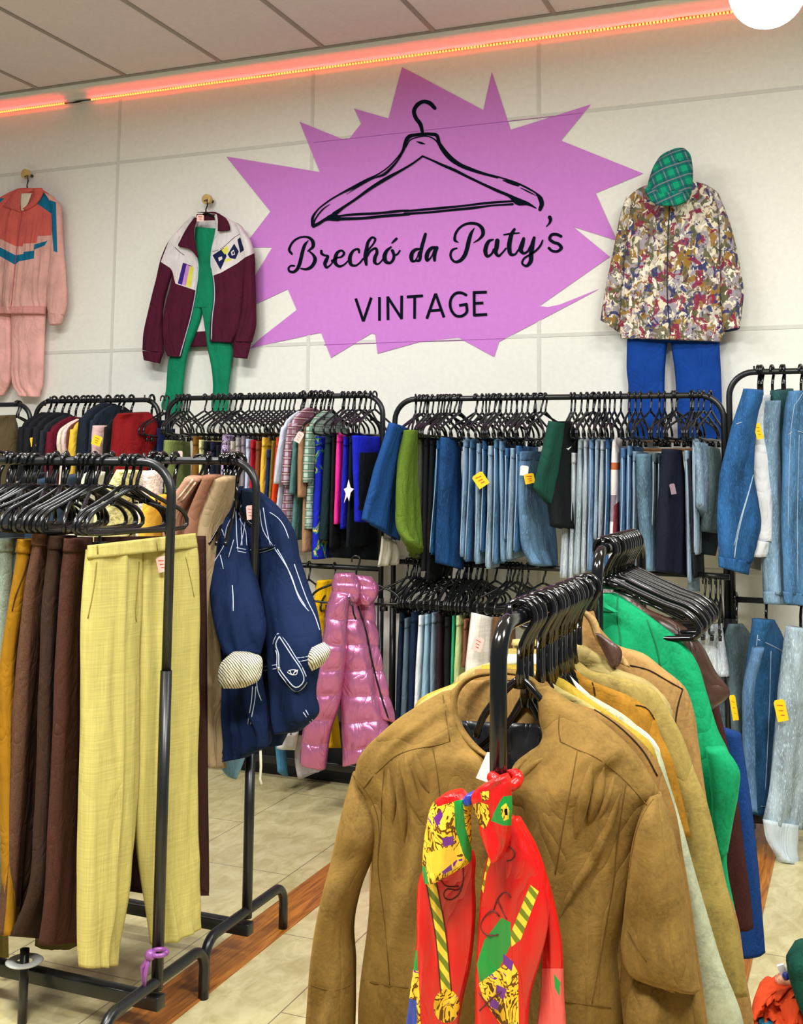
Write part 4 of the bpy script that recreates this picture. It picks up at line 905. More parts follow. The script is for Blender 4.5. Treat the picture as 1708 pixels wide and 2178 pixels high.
# right rack lower rail
o = face('R5b', [(1492,1330,1530,1325),(1496,1370,1540,1370),(1500,1410,1545,1408),(1504,1440,1548,1436)], 4.6, 4.7, .06, '#cfd9dc', 'denim', 'white frayed denim shorts', 'shorts', amp=.012, hang=False)
face('R5b', [(1486,1335,1530,1338),(1498,1440,1545,1440),(1515,1560,1556,1560),(1530,1660,1575,1700)], 4.74, 4.86, .05, '#a9c0d0', 'denim', 'pale denim dungarees', 'dungarees', amp=.01, hang=False)
face('R5b', [(1556,1328,1574,1326),(1544,1350,1590,1345),(1544,1400,1602,1390),(1556,1500,1606,1500),(1560,1660,1604,1660),(1556,1760,1600,1760)], 4.66, 4.86, .05, '#5e7278', 'denim', 'grey-teal denim waistcoat', 'waistcoat', hk='coat')
o = face('R5b', [(1618,1318,1630,1316),(1608,1345,1648,1340),(1599,1385,1664,1377),(1590,1450,1664,1450),(1584,1540,1660,1540),(1590,1640,1646,1640),(1600,1730,1632,1740)], 4.56, 4.74, .08, '#2c5f8c', 'denim', 'blue denim jacket', 'jacket', hk='coat', extra=[('sleeve', [(1604,1380,1622,1375),(1586,1450,1604,1450),(1583,1560,1602,1560),(1590,1720,1606,1725)], 4.5, 4.52, .06, '#5d84ac', 'denim')])
seam(o, [o], [(1612,1360),(1640,1372),(1664,1385)], .0018, flat('pale_denim_seam', '#9fb2c4', .8), 'shoulder_seam')
for P_ in ([(1612,1350),(1606,1400),(1602,1480),(1600,1560)], [(1640,1385),(1638,1460),(1634,1560),(1628,1680)], [(1602,1712),(1630,1716)]): seam(o, [o], P_, .0013, flat('pale_denim_seam', '#9fb2c4', .8), 'panel_seam')
o = face('R5b', [(1690,1336,1706,1334),(1676,1370,1724,1368),(1664,1440,1727,1440),(1652,1560,1722,1560),(1636,1680,1712,1680),(1622,1745,1702,1760)], 4.54, 4.66, .08, '#b6cbd6', 'denim', 'ice-blue denim jacket', 'jacket', hk='coat', amp=.01, extra=[('cuff', [(1622,1742,1700,1755),(1632,1790,1696,1800),(1668,1832,1692,1850)], 4.53, 4.62, .06, '#c6d4da', 'plain')])
price_tag(o, 1661, 1511, 4.5, 22, 42, YELTAG, .2)
price_tag(o, 1561, 1505, 4.56, 12, 50, YELTAG, .15)
for x, s_ in ((1588, 'left'), (1705, 'right')): face('R5b', [(x+60,1650,x+90,1650),(x+50,1740,x+92,1750),(x+55,1790,x+90,1860)] if x > 1600 else [(1545,1640,1580,1640),(1560,1760,1590,1760)], 4.8, 4.9, .05, '#33536e', 'denim', s_+' slate jacket hem on the lower rail', 'jacket', hang=False)
for i, x in enumerate((1498, 1510, 1522, 1532)): hanger('slim', PY(x, 1235, 4.7)[0], 4.70, 1.0, 1.35+.1*i, 'black hanger crowded beside the post left of the denim waistcoat', 'hangers crowded by the post')
MB_ = MB().tube([PY(1484, 1222, 4.7), PY(1552, 1228, 4.7)], .012, 10).build('side_rail', BLACKMETAL); tag(MB_, 'short black side rail low beside the right rack post', 'rail')
# widest rack lower rail
for a in [(850,1305,842,1560,12,'#16253a','plain','navy blue trousers'),(861,1318,852,1560,11,'#5c6f80','plain','slate grey trousers'),(876,1305,868,1560,17,'#152440','plain','midnight sweatpants'),
 (891,1312,878,1560,13,'#dfe6ea','plain','white trousers'),(905,1310,897,1560,13,'#8fb4c8','plain','sky blue trousers'),(919,1306,914,1560,11,'#8296a6','plain','misty blue trousers'),
 (932,1305,926,1560,13,'#2a1b22','plain','black dotted trousers'),(948,1315,944,1560,18,'#101214','plain','wide jet black trousers'),(962,1310,957,1500,6,'#2f9a6a','plain','emerald green trousers'),
 (972,1312,966,1480,17,'#b8c88a','plain','pale green trousers'),(987,1320,985,1420,12,'#8f5a44','plain','terracotta trousers'),(1000,1318,998,1420,10,'#2c221c','plain','dark brown trousers')]:
    edge('R4b', *a, cat='trousers')
o = face('R4b', [(1006,1303,1054,1315),(1000,1350,1050,1350),(994,1400,1050,1400),(990,1470,1050,1470)], 4.56, 4.7, .06, '#ece8de', 'linen', 'white linen trousers', 'trousers')
price_tag(o, 1016, 1370, 4.5, 22, 30, PINKTAG, -.3)
face('R4b', [(1056,1312,1090,1315),(1054,1400,1092,1400),(1054,1500,1092,1500)], 4.6, 4.8, .06, '#6a4a30', 'plain', 'tobacco brown trousers', 'trousers')
for x in (866, 874, 885, 893, 905, 915, 925, 938, 951, 960, 970, 977, 985, 993, 1001, 1012, 1022, 1035, 1078, 1090, 1100, 1110, 1122, 1155):
    hanger('slim', PY(x, 1206, YB)[0], YB, 1.017, math.pi/2+random.Random(x*7).uniform(-1.0, .2), 'black plastic hanger among many on the lower rail, widest wall rack', 'spare hangers on the lower rail')
# middle rack lower rail: yellow top, pink puffer jacket, trailing hems
face('L3b', [(596,1240,640,1235),(590,1400,650,1400),(585,1560,640,1560)], 4.5, 4.7, .1, '#0f1216', 'plain', 'black winter coat', 'coat')
face('L3b', [(682,1235,700,1232),(672,1260,712,1256),(666,1320,708,1320),(668,1400,705,1400),(690,1590,720,1590)], 4.62, 4.74, .06, '#d8a808', 'plain', 'golden yellow top', 'top')
face('L3b', [(592,1560,636,1555),(588,1592,630,1594)], 4.5, 4.6, .03, '#dfe2e6', 'plain', 'white shirt hem low down', 'shirt', hang=False)
face('L3b', [(586,1580,606,1585),(592,1640,612,1652)], 4.56, 4.64, .03, '#4f8fb8', 'plain', 'blue shirt hem low down', 'shirt', hang=False)
face('L3b', [(628,1560,672,1570),(630,1640,684,1640),(634,1658,684,1636)], 4.6, 4.76, .03, '#b8b0ae', 'plain', 'pale grey coat hem low down', 'coat', hang=False)
e = empty('puffer_jacket', PY(740, 1640, 4.5)); PUF = cloth('#d07aa8', 'puffer')
def puff(rows, Y, t, name, q=.016, hh=.105, fr=9):
    global quilt_h
    quilt_h = hh
    mb = slab(MB(), R(rows, Y, t), t, .012, fr, 2.2, .0075, quilt=q); o = mb.build(name, PUF, e); quilt_h = .12; return o
b1 = puff([(706,1262,762,1262),(700,1300,772,1300),(704,1360,792,1355),(712,1420,800,1415),(722,1500,814,1495),(726,1560,828,1545),(728,1590,834,1572),(728,1630,800,1602)], (4.42, 4.5), .13, 'body')
b2 = puff([(764,1268,794,1270),(774,1320,798,1330),(784,1400,808,1400),(800,1470,824,1470),(815,1530,836,1538)], (4.46, 4.52), .06, 'front_panel')
s1 = puff([(708,1256,742,1262),(694,1290,742,1300),(688,1340,740,1345),(678,1400,736,1400),(666,1450,730,1450),(654,1495,722,1500),(645,1545,706,1550),(639,1590,699,1590),(637,1622,694,1632)], (4.33, 4.38), .13, 'sleeve')
hd = puff([(716,1220,752,1217),(708,1232,764,1232),(706,1255,768,1258),(716,1272,758,1282)], (4.33, 4.40), .10, 'hood', .010, .04)
hd = puff([(748,1222,790,1226),(746,1240,806,1248),(752,1262,802,1270),(762,1285,786,1288)], (4.42, 4.46), .08, 'hood', .010, .04)
seam(e, [b1, b2], [(762,1290),(778,1340),(790,1400),(805,1460),(820,1510),(832,1545)], .004, BLACKPLASTIC, 'zip', .004)
MB().tube([PY(742, 1270, 4.28), PY(750, 1290, 4.28), PY(752, 1305, 4.28), PY(757, 1318, 4.28)], .004, 8).build('drawstring', BLACKPLASTIC, e)
tag(e, 'shiny metallic pink hooded puffer jacket on the middle rack lower rail', 'jacket')
hanger('slim', PY(757, 1188, 4.5)[0], 4.5+.0, .98+.06, .2, 'black plastic hanger carrying the shiny pink puffer jacket')
bz = PY(800, 1655, 4.6)
o = MB().box((-2.62, 4.95, .27), (1.45, .34, .03)).box((-2.62, 4.97, .13), (1.4, .28, .26)).build('under_rack_shade_box', flat('shade_box_black', '#0c0d0e', .6), smooth=False, bevel=.004); tag(o, 'added black box standing in for shade and baseboard below the pink puffer jacket', 'shade box')  # solid black box stands in for shade and dark baseboard under the racks
# ================================================================== NEAR LEFT RACK: TROUSERS
def RR(rows):
    """rows (xl,yl,YL, xr,yr,YR, thickness)"""
    return [(PY(r[0], r[1], r[2]), PY(r[3], r[4], r[5]), r[6]) for r in rows]
YA = 2.56
def trouser_face(short, rows, col, kind='wool', YL=2.40, YR=2.62, t=.05, band=True, amp=.006, cat='trousers', hang=True):
    o = face('A', rows, YL, YR, t, col, kind, short, cat, amp=amp, hk='broad', hang=hang)
    if band:
        a, b = rows[0], rows[1]; k = min(1, 26/(b[1]-a[1]+1e-6))
        m = (a[0]+(b[0]-a[0])*k, a[1]+26, a[2]+(b[2]-a[2])*k, a[3]+26)
        slab(MB(), R([(a[0]-1, a[1]-2, a[2]+1, a[3]-2), (m[0]-1, m[1], m[2]+1, m[3])], (YL-.004, YR-.004), t+.006), t+.006, .002, 20, 2.6, .01).build('waistband', cloth(col, kind), o)
    return o
trouser_face('pale grey trousers', [(-30,1160,8,1158),(-30,1300,6,1300),(-30,1600,2,1600),(-34,1990,-2,1990)], '#8d978a', band=False)
trouser_face('sage grey trousers', [(8,1147,38,1145),(6,1250,34,1250),(2,1500,26,1500),(-6,1800,20,1800),(-16,1985,14,1985)], '#7f8b7c', YL=2.42)
trouser_face('slate blue trousers', [(36,1150,58,1146),(30,1250,48,1250),(10,1400,30,1400),(2,1600,20,1600),(0,1800,18,1800),(-6,1985,14,1985)], '#5c6c70', YL=2.46, YR=2.66)
o = trouser_face('mustard trousers', [(51,1150,84,1148),(42,1215,76,1215),(28,1300,62,1300),(14,1400,44,1400),(14,1500,38,1500),(18,1700,34,1700),(20,1990,34,1985)], '#94680c', 'plain')
seam(o, [o], [(62,1180),(56,1205),(46,1235),(34,1265),(26,1300)], .0022, cloth('#4a2e10', 'plain'), 'pocket_edge')
o = trouser_face('taupe brown trousers', [(82,1134,122,1132),(74,1180,118,1180),(60,1260,110,1260),(48,1380,98,1380),(36,1560,86,1560),(24,1750,76,1750),(14,1900,66,1900),(4,1990,56,1992)], '#583c2c')
seam(o, [o], [(103,1134),(105,1150),(104,1160)], .0016, flat('brass_zip', '#c8a868', .4), 'zip'); seam(o, [o], [(108,1134),(110,1150),(109,1160)], .0016, flat('brass_zip', '#c8a868', .4), 'zip')
trouser_face('darkest brown trousers', [(118,1142,150,1140),(112,1200,146,1200),(102,1300,138,1300),(94,1500,128,1500),(84,1750,118,1750),(70,1900,112,1900),(30,1992,84,1996)], '#35241a')
o = trouser_face('chocolate brown flared trousers', [(150,1148,184,1144),(144,1200,182,1200),(134,1300,180,1300),(126,1450,179,1450),(118,1600,180,1600),(110,1750,184,1750),(104,1880,190,1880),(94,1960,196,1950),(84,2010,200,1994)], '#45281e')
seam(o, [o], [(160,1210),(158,1260),(152,1330)], .0012, SEAMDARK, 'pocket_edge'); seam(o, [o], [(168,1210),(166,1270),(162,1340)], .0012, SEAMDARK, 'pocket_edge')
# khaki hems behind, low down
face('A', [(-10,1900,14,1900),(-12,1990,14,1990),(-14,2040,14,2036)], 2.62, 2.7, .03, '#a5964e', 'plain', 'khaki trouser leg low down', 'trousers', hang=False)
face('A', [(80,1900,200,1900),(76,1980,215,1985),(74,2012,150,2016)], 2.62, 2.74, .03, '#6e6232', 'plain', 'olive trouser hem low down', 'trousers', hang=False)
# brown trousers just behind the yellow ones
face('A', [(200,1142,438,1140),(196,1300,440,1300),(196,1600,442,1600),(196,1880,445,1890),(300,1900,444,1905)], 2.64, 2.92, .04, '#3a2019', 'wool', 'dark brown trousers mostly hidden', 'trousers', hk='broad')
# yellow linen trousers
e = empty('trousers', PY(300, 2050, YA)); YLW = cloth('#bfb468', 'linen')
def crease(c0, w=.05, h=.010): return lambda s, v: h*math.exp(-((s-c0)/w)**2)
ll = slab(MB(), RR([(187,1170,2.385,300,1158,2.575,.045),(184,1200,2.385,299,1195,2.575,.05),(179,1250,2.385,297,1245,2.575,.055),(176,1310,2.385,294,1310,2.575,.06),(176,1360,2.385,290,1360,2.57,.06),(178,1450,2.39,289,1450,2.57,.06),(181,1560,2.39,288,1560,2.57,.06),(179,1700,2.39,284,1700,2.57,.065),(178,1850,2.39,269,1850,2.55,.06),(176,1950,2.39,258,1950,2.54,.06),(174,2010,2.39,250,2010,2.53,.055),(176,2058,2.39,246,2052,2.52,.05)]), .05, .009, 14, 3.2, .007, ridge=crease(.52)).build('trouser_leg', YLW, e)
rl = slab(MB(), RR([(294,1160,2.575,412,1144,2.765,.045),(294,1195,2.575,417,1180,2.765,.05),(292,1250,2.575,420,1245,2.765,.055),(287,1310,2.575,422,1310,2.765,.06),(289,1360,2.575,421,1360,2.765,.06),(290,1450,2.57,419,1450,2.765,.06),(288,1560,2.57,417,1560,2.765,.06),(287,1700,2.57,416,1700,2.765,.06),(300,1850,2.58,417,1850,2.765,.06),(314,1940,2.59,420,1930,2.765,.055),(326,2012,2.60,421,1972,2.765,.05)]), .05, .009, 14, 3.2, .007, ridge=crease(.3)).build('trouser_leg', YLW, e)
hip = ll
wbd = slab(MB(), RR([(187,1160,2.38,413,1134,2.765,.055),(186,1188,2.38,417,1164,2.765,.06)]), .05, .003, 24, 2.8, .008).build('waistband', YLW, e)
YS = flat('yellow_seam', '#8a7a2c', .8)
seam(e, [hip], [(206,1195),(203,1225),(198,1260),(190,1300),(187,1315)], .0016, YS, 'pocket_edge')
seam(e, [rl], [(395,1185),(402,1215),(408,1245),(413,1270)], .0012, YS, 'pocket_edge')
seam(e, [hip, rl], [(296,1195),(293,1230),(290,1270),(288,1310),(290,1322)], .0018, YS, 'fly_seam')
seam(e, [wbd], [(207,1160),(208,1178)], .002, YS, 'belt_loop'); seam(e, [wbd], [(332,1152),(335,1172)], .002, YS, 'belt_loop')
price_tag(e, 345, 1200, 2.60, 26, 38, PINKTAG, .25)
tag(e, 'pale yellow linen trousers clipped at the front end of the near rack', 'trousers')
h0 = PY(292, 988, YA)
e = empty('clip_hanger', (h0[0], YA, 1.452)); ang = math.atan2(2.765-2.385, PY(412, 1138, 2.765)[0]-PY(188, 1162, 2.385)[0])
fr_ = bpy.data.objects.new('frame', HG['broad'][0].data); COL.objects.link(fr_); fr_.parent = e; fr_['_w'] = e['_w']; e.rotation_euler = (0, 0, ang)
for s_ in (-1, 1):
    m2 = MB(); m2.box((s_*.12, -.008, -.222), (.030, .012, .030)).box((s_*.12, .010, -.222), (.030, .010, .030)).tube([(s_*.12, 0, -.178), (s_*.12, .006, -.19), (s_*.12, 0, -.208)], .0035, 8)
    c_ = m2.build('clip', BLACKPLASTIC, orig=(0, 0, 0), bevel=.002); c_.parent = e
tag(e, 'black clip hanger gripping the pale yellow trousers, front end of near rack', 'hanger')
for i, x in enumerate((24, 29, 47, 55, 63, 76, 107, 116, 140, 169, 184, 192, 205, 263, 279)):
    hanger('broad', PY(x, 988, YA)[0], YA, 1.452, math.pi/2-random.Random(i).uniform(-.1, .32), 'black tubular hanger among the closely packed hangers of the near trouser rack', 'packed hangers on the near trouser rack')
# ribbon on the post, ring
RB = cloth('#8a4a92', 'satin'); p = PY(338, 2026, 2.53)
mb = MB(); mb.tube([p+[.02*math.cos(t), .02*math.sin(t), 0] for t in np.linspace(0, 2*math.pi, 14)], .006, 8); mb.ball(p+[-.012, -.02, 0], .014, 10, 8)
mb.tube([p+[-.01, -.02, 0], p+[-.03, -.025, -.03], p+[-.028, -.022, -.07], p+[-.024, -.02, -.105]], [.006, .007, .005, .004], 8); mb.tube([p+[-.012, -.02, 0], p+[-.018, -.03, -.04], p+[-.02, -.03, -.085]], [.005, .006, .004], 8)
o = mb.build('ribbon', RB); tag(o, 'purple ribbon knotted round the foot of the near rack post', 'ribbon')
c = PY(52, 2044, 2.48); mb = MB()
rw = [[(c[0]+(.034+.014*math.cos(a))*math.cos(t), c[1]+(.034+.014*math.cos(a))*math.sin(t), c[2]+.004*math.sin(a)) for a in np.linspace(0, 2*math.pi, 9)[:-1]] for t in np.linspace(0, 2*math.pi, 33)]
mb.grid(rw, True); o = mb.build('plastic_ring', flat('grey_white_ring', '#b8bab4', .5))
MB().tube([(c[0], c[1], 0), (c[0], c[1], c[2]+.03)], .012, 12).build('stub', BLACKMETAL, o); tag(o, 'white ring round a black stub below the brown trousers, bottom left', 'ring')

# ================================================================== SECOND LEFT RACK
for rows, YL, YR, t, col, kd, sh_, cat in [
 ([(60,1010,90,1004),(30,1040,86,1040),(10,1090,84,1090),(8,1700,84,1700)], 2.90, 3.0, .05, '#20262c', 'plain', 'black top in the shade', 'top'),
 ([(88,1022,114,1012),(76,1050,112,1045),(64,1100,110,1100),(62,1700,108,1700)], 2.90, 3.02, .05, '#1c3044', 'plain', 'navy hooded top', 'top'),
 ([(150,1014,176,1006),(130,1045,172,1045),(112,1095,170,1100),(110,1500,170,1500)], 2.90, 3.02, .05, '#26333f', 'plain', 'dark slate top', 'top'),
 ([(186,1010,214,1002),(170,1045,210,1045),(150,1100,208,1100),(150,1500,206,1500)], 2.90, 3.02, .05, '#c9c8b4', 'plain', 'off-white top', 'top'),
 ([(262,1000,300,1000),(236,1040,297,1040),(206,1085,292,1090),(200,1180,290,1180),(200,1500,290,1500)], 2.88, 3.02, .07, '#e2dc96', 'fluff', 'cream fluffy jumper', 'jumper'),
 ([(308,1004,346,1000),(300,1040,344,1040),(296,1085,342,1090),(296,1150,340,1150)], 2.94, 3.06, .05, '#efe0d6', 'fluff', 'pink-white fluffy jumper', 'jumper'),
 ([(312,1062,350,1050),(300,1100,346,1100),(292,1160,344,1160),(290,1500,340,1500)], 2.90, 3.0, .04, '#dcae3c', 'plain', 'golden yellow top', 'top'),
 ([(404,1020,430,1010),(380,1046,426,1050),(356,1084,416,1100),(352,1180,414,1190),(352,1600,410,1600)], 2.90, 3.06, .06, '#b4876c', 'plain', 'rosy tan jacket', 'jacket'),
 ([(440,1015,462,1008),(420,1050,462,1058),(398,1105,454,1120),(394,1200,452,1210),(400,1600,450,1610)], 2.90, 3.06, .05, '#8e624a', 'plain', 'reddish brown jacket', 'jacket'),
 ([(466,1020,492,1010),(446,1060,488,1070),(428,1110,470,1120),(424,1200,466,1210),(432,1420,466,1420),(442,1600,468,1610),(445,1632,470,1634)], 2.92, 3.06, .05, '#a08a68', 'plain', 'long beige coat', 'coat')]:
    face('B', rows, YL, YR, t, col, kd, sh_, cat, amp=.010, hk='coat')
o = bpy.data.objects
seamtgt = [q for q in o if q.get('label', '').startswith('rosy tan')][0]
seam(seamtgt, [seamtgt], [(410,1020),(395,1040),(378,1062)], .003, cloth('#e0d0b0', 'plain'), 'striped_piping'); seam(seamtgt, [seamtgt], [(416,1026),(402,1046),(386,1066)], .003, cloth('#e0d0b0', 'plain'), 'striped_piping')
for i, x in enumerate((0, 18, 330, 345, 480, 488, 495)):
    hanger('coat', PY(x, 985, 3.05)[0], 3.05, 1.458, math.pi/2-random.Random(i+50).uniform(0, .4), 'black hanger hooked on the second left rack among the coats', 'spare hangers on the second left rack')
face('B', [(470,1080,512,1080),(470,1300,514,1300),(468,1632,514,1632),(482,1650,504,1656)], 3.24, 3.26, .03, '#86b4d0', 'plain', 'light blue shirt behind the navy jacket', 'shirt')
# navy jacket
e = empty('denim_jacket', PY(560, 1600, 3.05)); NJ = cloth('#0a1d40', 'plain')
b0 = slab(MB(), RR([(484,1040,3.13,545,1038,3.15,.05),(462,1068,3.12,590,1075,3.15,.07),(442,1105,3.11,622,1120,3.15,.09),(438,1200,3.11,640,1210,3.15,.09),(440,1350,3.11,650,1350,3.15,.09),(446,1500,3.11,640,1500,3.15,.08),(455,1590,3.11,600,1585,3.15,.06)]), .08, .012, 12, 2.4, .01).build('back_panel', NJ, e)
b1 = slab(MB(), RR([(445,1130,3.07,500,1130,3.07,.03),(446,1250,3.06,540,1250,3.06,.05),(446,1400,3.03,548,1400,3.02,.06),(452,1520,3.02,556,1520,3.0,.06),(458,1580,3.02,572,1580,2.99,.06),(464,1622,3.02,520,1612,3.0,.05)]), .06, .014, 16, 2.4, .009).build('front_panel', NJ, e)
b2 = slab(MB(), RR([(538,1042,3.12,563,1062,3.13,.02),(545,1080,3.11,598,1098,3.13,.03),(550,1150,3.10,628,1158,3.12,.04),(553,1225,3.10,654,1235,3.10,.05),(558,1310,3.06,676,1305,3.05,.06),(566,1400,3.0,685,1368,3.0,.06),(572,1480,2.98,673,1475,3.0,.07),(576,1535,2.97,678,1518,3.0,.07),(582,1562,2.97,640,1554,3.0,.05)]), .06, .012, 14, 2.4, .008).build('front_panel', NJ, e)
s1 = slab(MB(), RR([(452,1085,3.06,490,1082,3.08,.05),(440,1120,3.02,520,1120,3.08,.07),(440,1200,3.0,540,1200,3.06,.09),(452,1300,2.97,562,1300,2.99,.10),(466,1360,2.94,566,1345,2.96,.10),(478,1400,2.92,554,1392,2.94,.08)]), .08, .012, 16, 2.2, .008).build('sleeve', NJ, e)
b3 = slab(MB(), RR([(500,1420,3.0,556,1420,2.98,.04),(520,1500,2.98,566,1500,2.97,.05),(548,1560,2.97,574,1560,2.97,.05),(548,1592,2.97,572,1588,2.97,.04)]), .05, .01, 16, 2.3, .009).build('front_flap', NJ, e)
STR = cloth('#e6e2cc', 'stripe', '#55504c')
slab(MB(), RR([(496,1386,2.88,534,1390,2.88,.04),(472,1408,2.87,556,1402,2.87,.07),(466,1428,2.87,556,1428,2.87,.08),(467,1448,2.87,552,1445,2.87,.07),(478,1462,2.88,522,1462,2.88,.05)]), .05, .01, 20, 2.2, .006).build('turned_cuff', STR, e)
slab(MB(), RR([(664,1378,2.95,688,1366,2.95,.04),(655,1396,2.94,703,1380,2.94,.06),(656,1412,2.94,698,1398,2.94,.06),(662,1428,2.95,684,1416,2.95,.03)]), .05, .008, 20, 2.2, .006).build('turned_cuff', STR, e)
yk = slab(MB(), RR([(506,1046,3.09,548,1046,3.10,.015),(502,1090,3.08,566,1090,3.10,.02),(502,1150,3.07,580,1146,3.09,.02),(503,1172,3.07,584,1164,3.09,.02)]), .02, .004, 18, 2.6, .007).build('collar_flap', NJ, e)
cl = slab(MB(), RR([(486,1036,3.07,520,1034,3.08,.02),(478,1060,3.05,508,1052,3.06,.03),(480,1100,3.04,506,1100,3.06,.03),(486,1150,3.05,506,1165,3.06,.02)]), .02, .004, 18, 2.6, .007).build('collar', NJ, e)
slab(MB(), R([(512,1042,545,1042),(512,1062,545,1062),(518,1100,540,1100)], 3.075, .01), .01, .003, 18, 2.6, .007).build('lining', cloth('#0c1a2c', 'plain'), e)
allp = [b0, b1, b2, s1, yk, cl, b3]
for P_ in ([(490,1042),(498,1060),(502,1100),(504,1150),(506,1170)], [(496,1040),(507,1065),(512,1110),(515,1160)], [(452,1117),(462,1115),(472,1125),(477,1140)], [(491,1103),(482,1120),(478,1145)], [(478,1157),(468,1175),(455,1195),(446,1212)], [(497,1148),(492,1165),(486,1185)],
           [(468,1180),(472,1195),(475,1210)], [(585,1168),(600,1190),(620,1225),(632,1260),(650,1290)], [(590,1168),(608,1200),(624,1240),(640,1280),(657,1300)], [(626,1200),(640,1240),(655,1280),(670,1310),(680,1340)], [(574,1090),(590,1100),(605,1120),(614,1145)], [(503,1165),(530,1170),(560,1168),(584,1160)], [(505,1172),(530,1177),(560,1174),(585,1165)],
           [(515,1070),(507,1100),(520,1120),(525,1160)], [(525,1070),(520,1120),(512,1160)], [(560,1080),(566,1120),(575,1160)], [(552,1080),(560,1130),(580,1160)], [(625,1400),(640,1399),(656,1396)], [(625,1408),(640,1407),(656,1403)], [(560,1418),(575,1416),(588,1414)], [(560,1426),(575,1424),(588,1422)],
           [(537,1460),(535,1490),(530,1520),(527,1540)], [(544,1460),(542,1490),(536,1520),(533,1540)], [(553,1400),(548,1470),(556,1490)], [(494,1245),(496,1270),(496,1300)], [(645,1515),(655,1530),(660,1536)], [(650,1510),(658,1524),(665,1532)]):
    seam(e, allp, P_, .0015, WHITETHREAD, 'white_stitching', .001)
fl_ = slab(MB(), RR([(588,1350,2.955,596,1348,2.955,.012),(580,1375,2.955,612,1372,2.955,.014),(588,1400,2.95,628,1398,2.955,.014),(590,1430,2.94,650,1430,2.95,.014),(608,1452,2.94,655,1446,2.95,.014),(628,1470,2.94,636,1470,2.95,.01)]), .014, .001, 12, 3, .007).build('pocket_flap', NJ, e)
for P_ in ([(591,1347),(580,1370),(588,1385),(590,1425),(606,1448),(630,1472),(654,1448),(648,1430),(625,1392),(606,1362),(591,1347)], [(594,1354),(585,1372),(592,1386),(594,1422),(610,1444),(630,1464),(648,1446),(643,1430),(620,1394),(602,1366),(594,1354)]):
    seam(fl_, [fl_, b2], P_, .0018, WHITETHREAD, 'white_stitching', .001)
lg = MB()
for P_ in ([(612,1428),(620,1425),(632,1427),(631,1434),(618,1434),(611,1430)], [(616,1426),(622,1436),(628,1426)], [(634,1425),(624,1432)]):
    q = surf([fl_], dens(P_, None, 2), .002)
    if len(q) > 2: lg.tube(q, .0012, 5)
if lg.v: lg.build('embroidered_emblem', flat('white_embroidery', '#e8e8ea', .6), fl_)
q = surf([fl_, b2], [(593, 1422)], .002)
if q: MB().ball(q[0], .006, 10, 6).build('snap_button', flat('steel_snap', '#b8b8b8', .3, .5, .8), fl_)
price_tag(e, 532, 1090, 3.045, 18, 34, PINKTAG, .1)
MB().tube([PY(554, 1594, 2.96), PY(555, 1630, 2.95), PY(553, 1656, 2.95), PY(556, 1668, 2.95)], .004, 8).build('drawstring', cloth('#d8d4c0', 'plain'), e)
tag(e, 'navy jacket with white contrast stitching on the end of the second rack', 'jacket')
hanger('coat', PY(505, 985, 3.05)[0], 3.05, 1.458, .5, 'black hanger carrying the navy contrast-stitched jacket')

# ================================================================== NEAREST COAT RACK
SU = cloth('#725828', 'suede')
def coat(Y, col, kind, right, left, ytop, ybot, label, cat='coat', t=.07, amp=.010, name='jacket', collar=None):
    """coat seen behind the front one: left and right outlines, shoulders narrowing to the collar"""
    Y = 2.31-(2.31-Y)*.83; t *= .75
    ys = sorted(set([ytop]+[p[1] for p in right]+[ybot]))
    def ip(P, y):
        if y <= P[0][1]: return P[0][0]
        for a, b in zip(P, P[1:]):
            if a[1] <= y <= b[1]: return a[0]+(b[0]-a[0])*(y-a[1])/(b[1]-a[1]+1e-9)
        return P[-1][0]
    rows = [(ip(left, y), y, ip(right, y), y, t*(.45 if y == ytop else 1)) for y in ys]
    mat = cloth(col, kind); o = slab(MB(), R(rows, Y), t, amp, 12, 2.4, .011).build(name, mat)
    if collar:
        slab(MB(), R(collar, Y-.03), .02, .003, 14, 2.4, .007).build('collar', mat, o)
    tag(o, label, cat, 'coats on the nearest rack'); return o
c_ = coat(1.87, '#76582a', 'suede', [(1135,1436),(1162,1450),(1188,1480),(1290,1520),(1365,1578),(1394,1612),(1417,1664),(1438,1729),(1453,1818),(1468,1908),(1480,1997),(1497,2116),(1512,2230)], [(1010,1436),(985,1450),(935,1485),(870,1520),(820,1570),(790,1640),(780,2230)], 1424, 2230, 'dark tan suede jacket directly behind the foremost suede jacket', 'jacket')
seam(c_, [c_], [(1250,1500),(1320,1548),(1370,1600),(1398,1650)], .0016, SEAMDARK)
c_ = coat(1.93, '#a09254', 'linen', [(1165,1440),(1190,1462),(1245,1492),(1330,1552),(1385,1600),(1402,1650),(1420,1760)], [(1010,1436),(950,1462),(880,1500),(860,1540),(850,1700)], 1428, 1760, 'cream-yellow shirt squeezed behind the dark tan suede jacket', 'shirt', t=.04)
c_ = coat(1.975, '#6c6238', 'camo', [(1185,1450),(1216,1470),(1240,1498),(1246,1520),(1248,1600)], [(1120,1440),(1110,1500),(1100,1600)], 1440, 1600, 'small olive and cream checked shirt shoulder among the tan coats', 'shirt', t=.03)
c_ = coat(1.98, '#9a8028', 'suede', [(1165,1425),(1200,1445),(1260,1490),(1340,1545),(1385,1580),(1400,1620),(1425,1720)], [(1025,1425),(989,1444),(927,1472),(885,1492),(876,1512),(870,1700)], 1415, 1720, 'mustard olive jacket whose left shoulder peeps out beside the suede', 'jacket', t=.05)
c_ = coat(2.03, '#9b9f84', 'suede', [(1180,1425),(1260,1480),(1340,1530),(1398,1592),(1425,1670),(1455,1770),(1480,1860),(1505,1945),(1540,2060),(1575,2150),(1592,2230)], [(1040,1425),(960,1480),(900,1540),(890,2230)], 1415, 2230, 'grey-green suede coat reaching lowest between the tan coats', 'coat', t=.06)
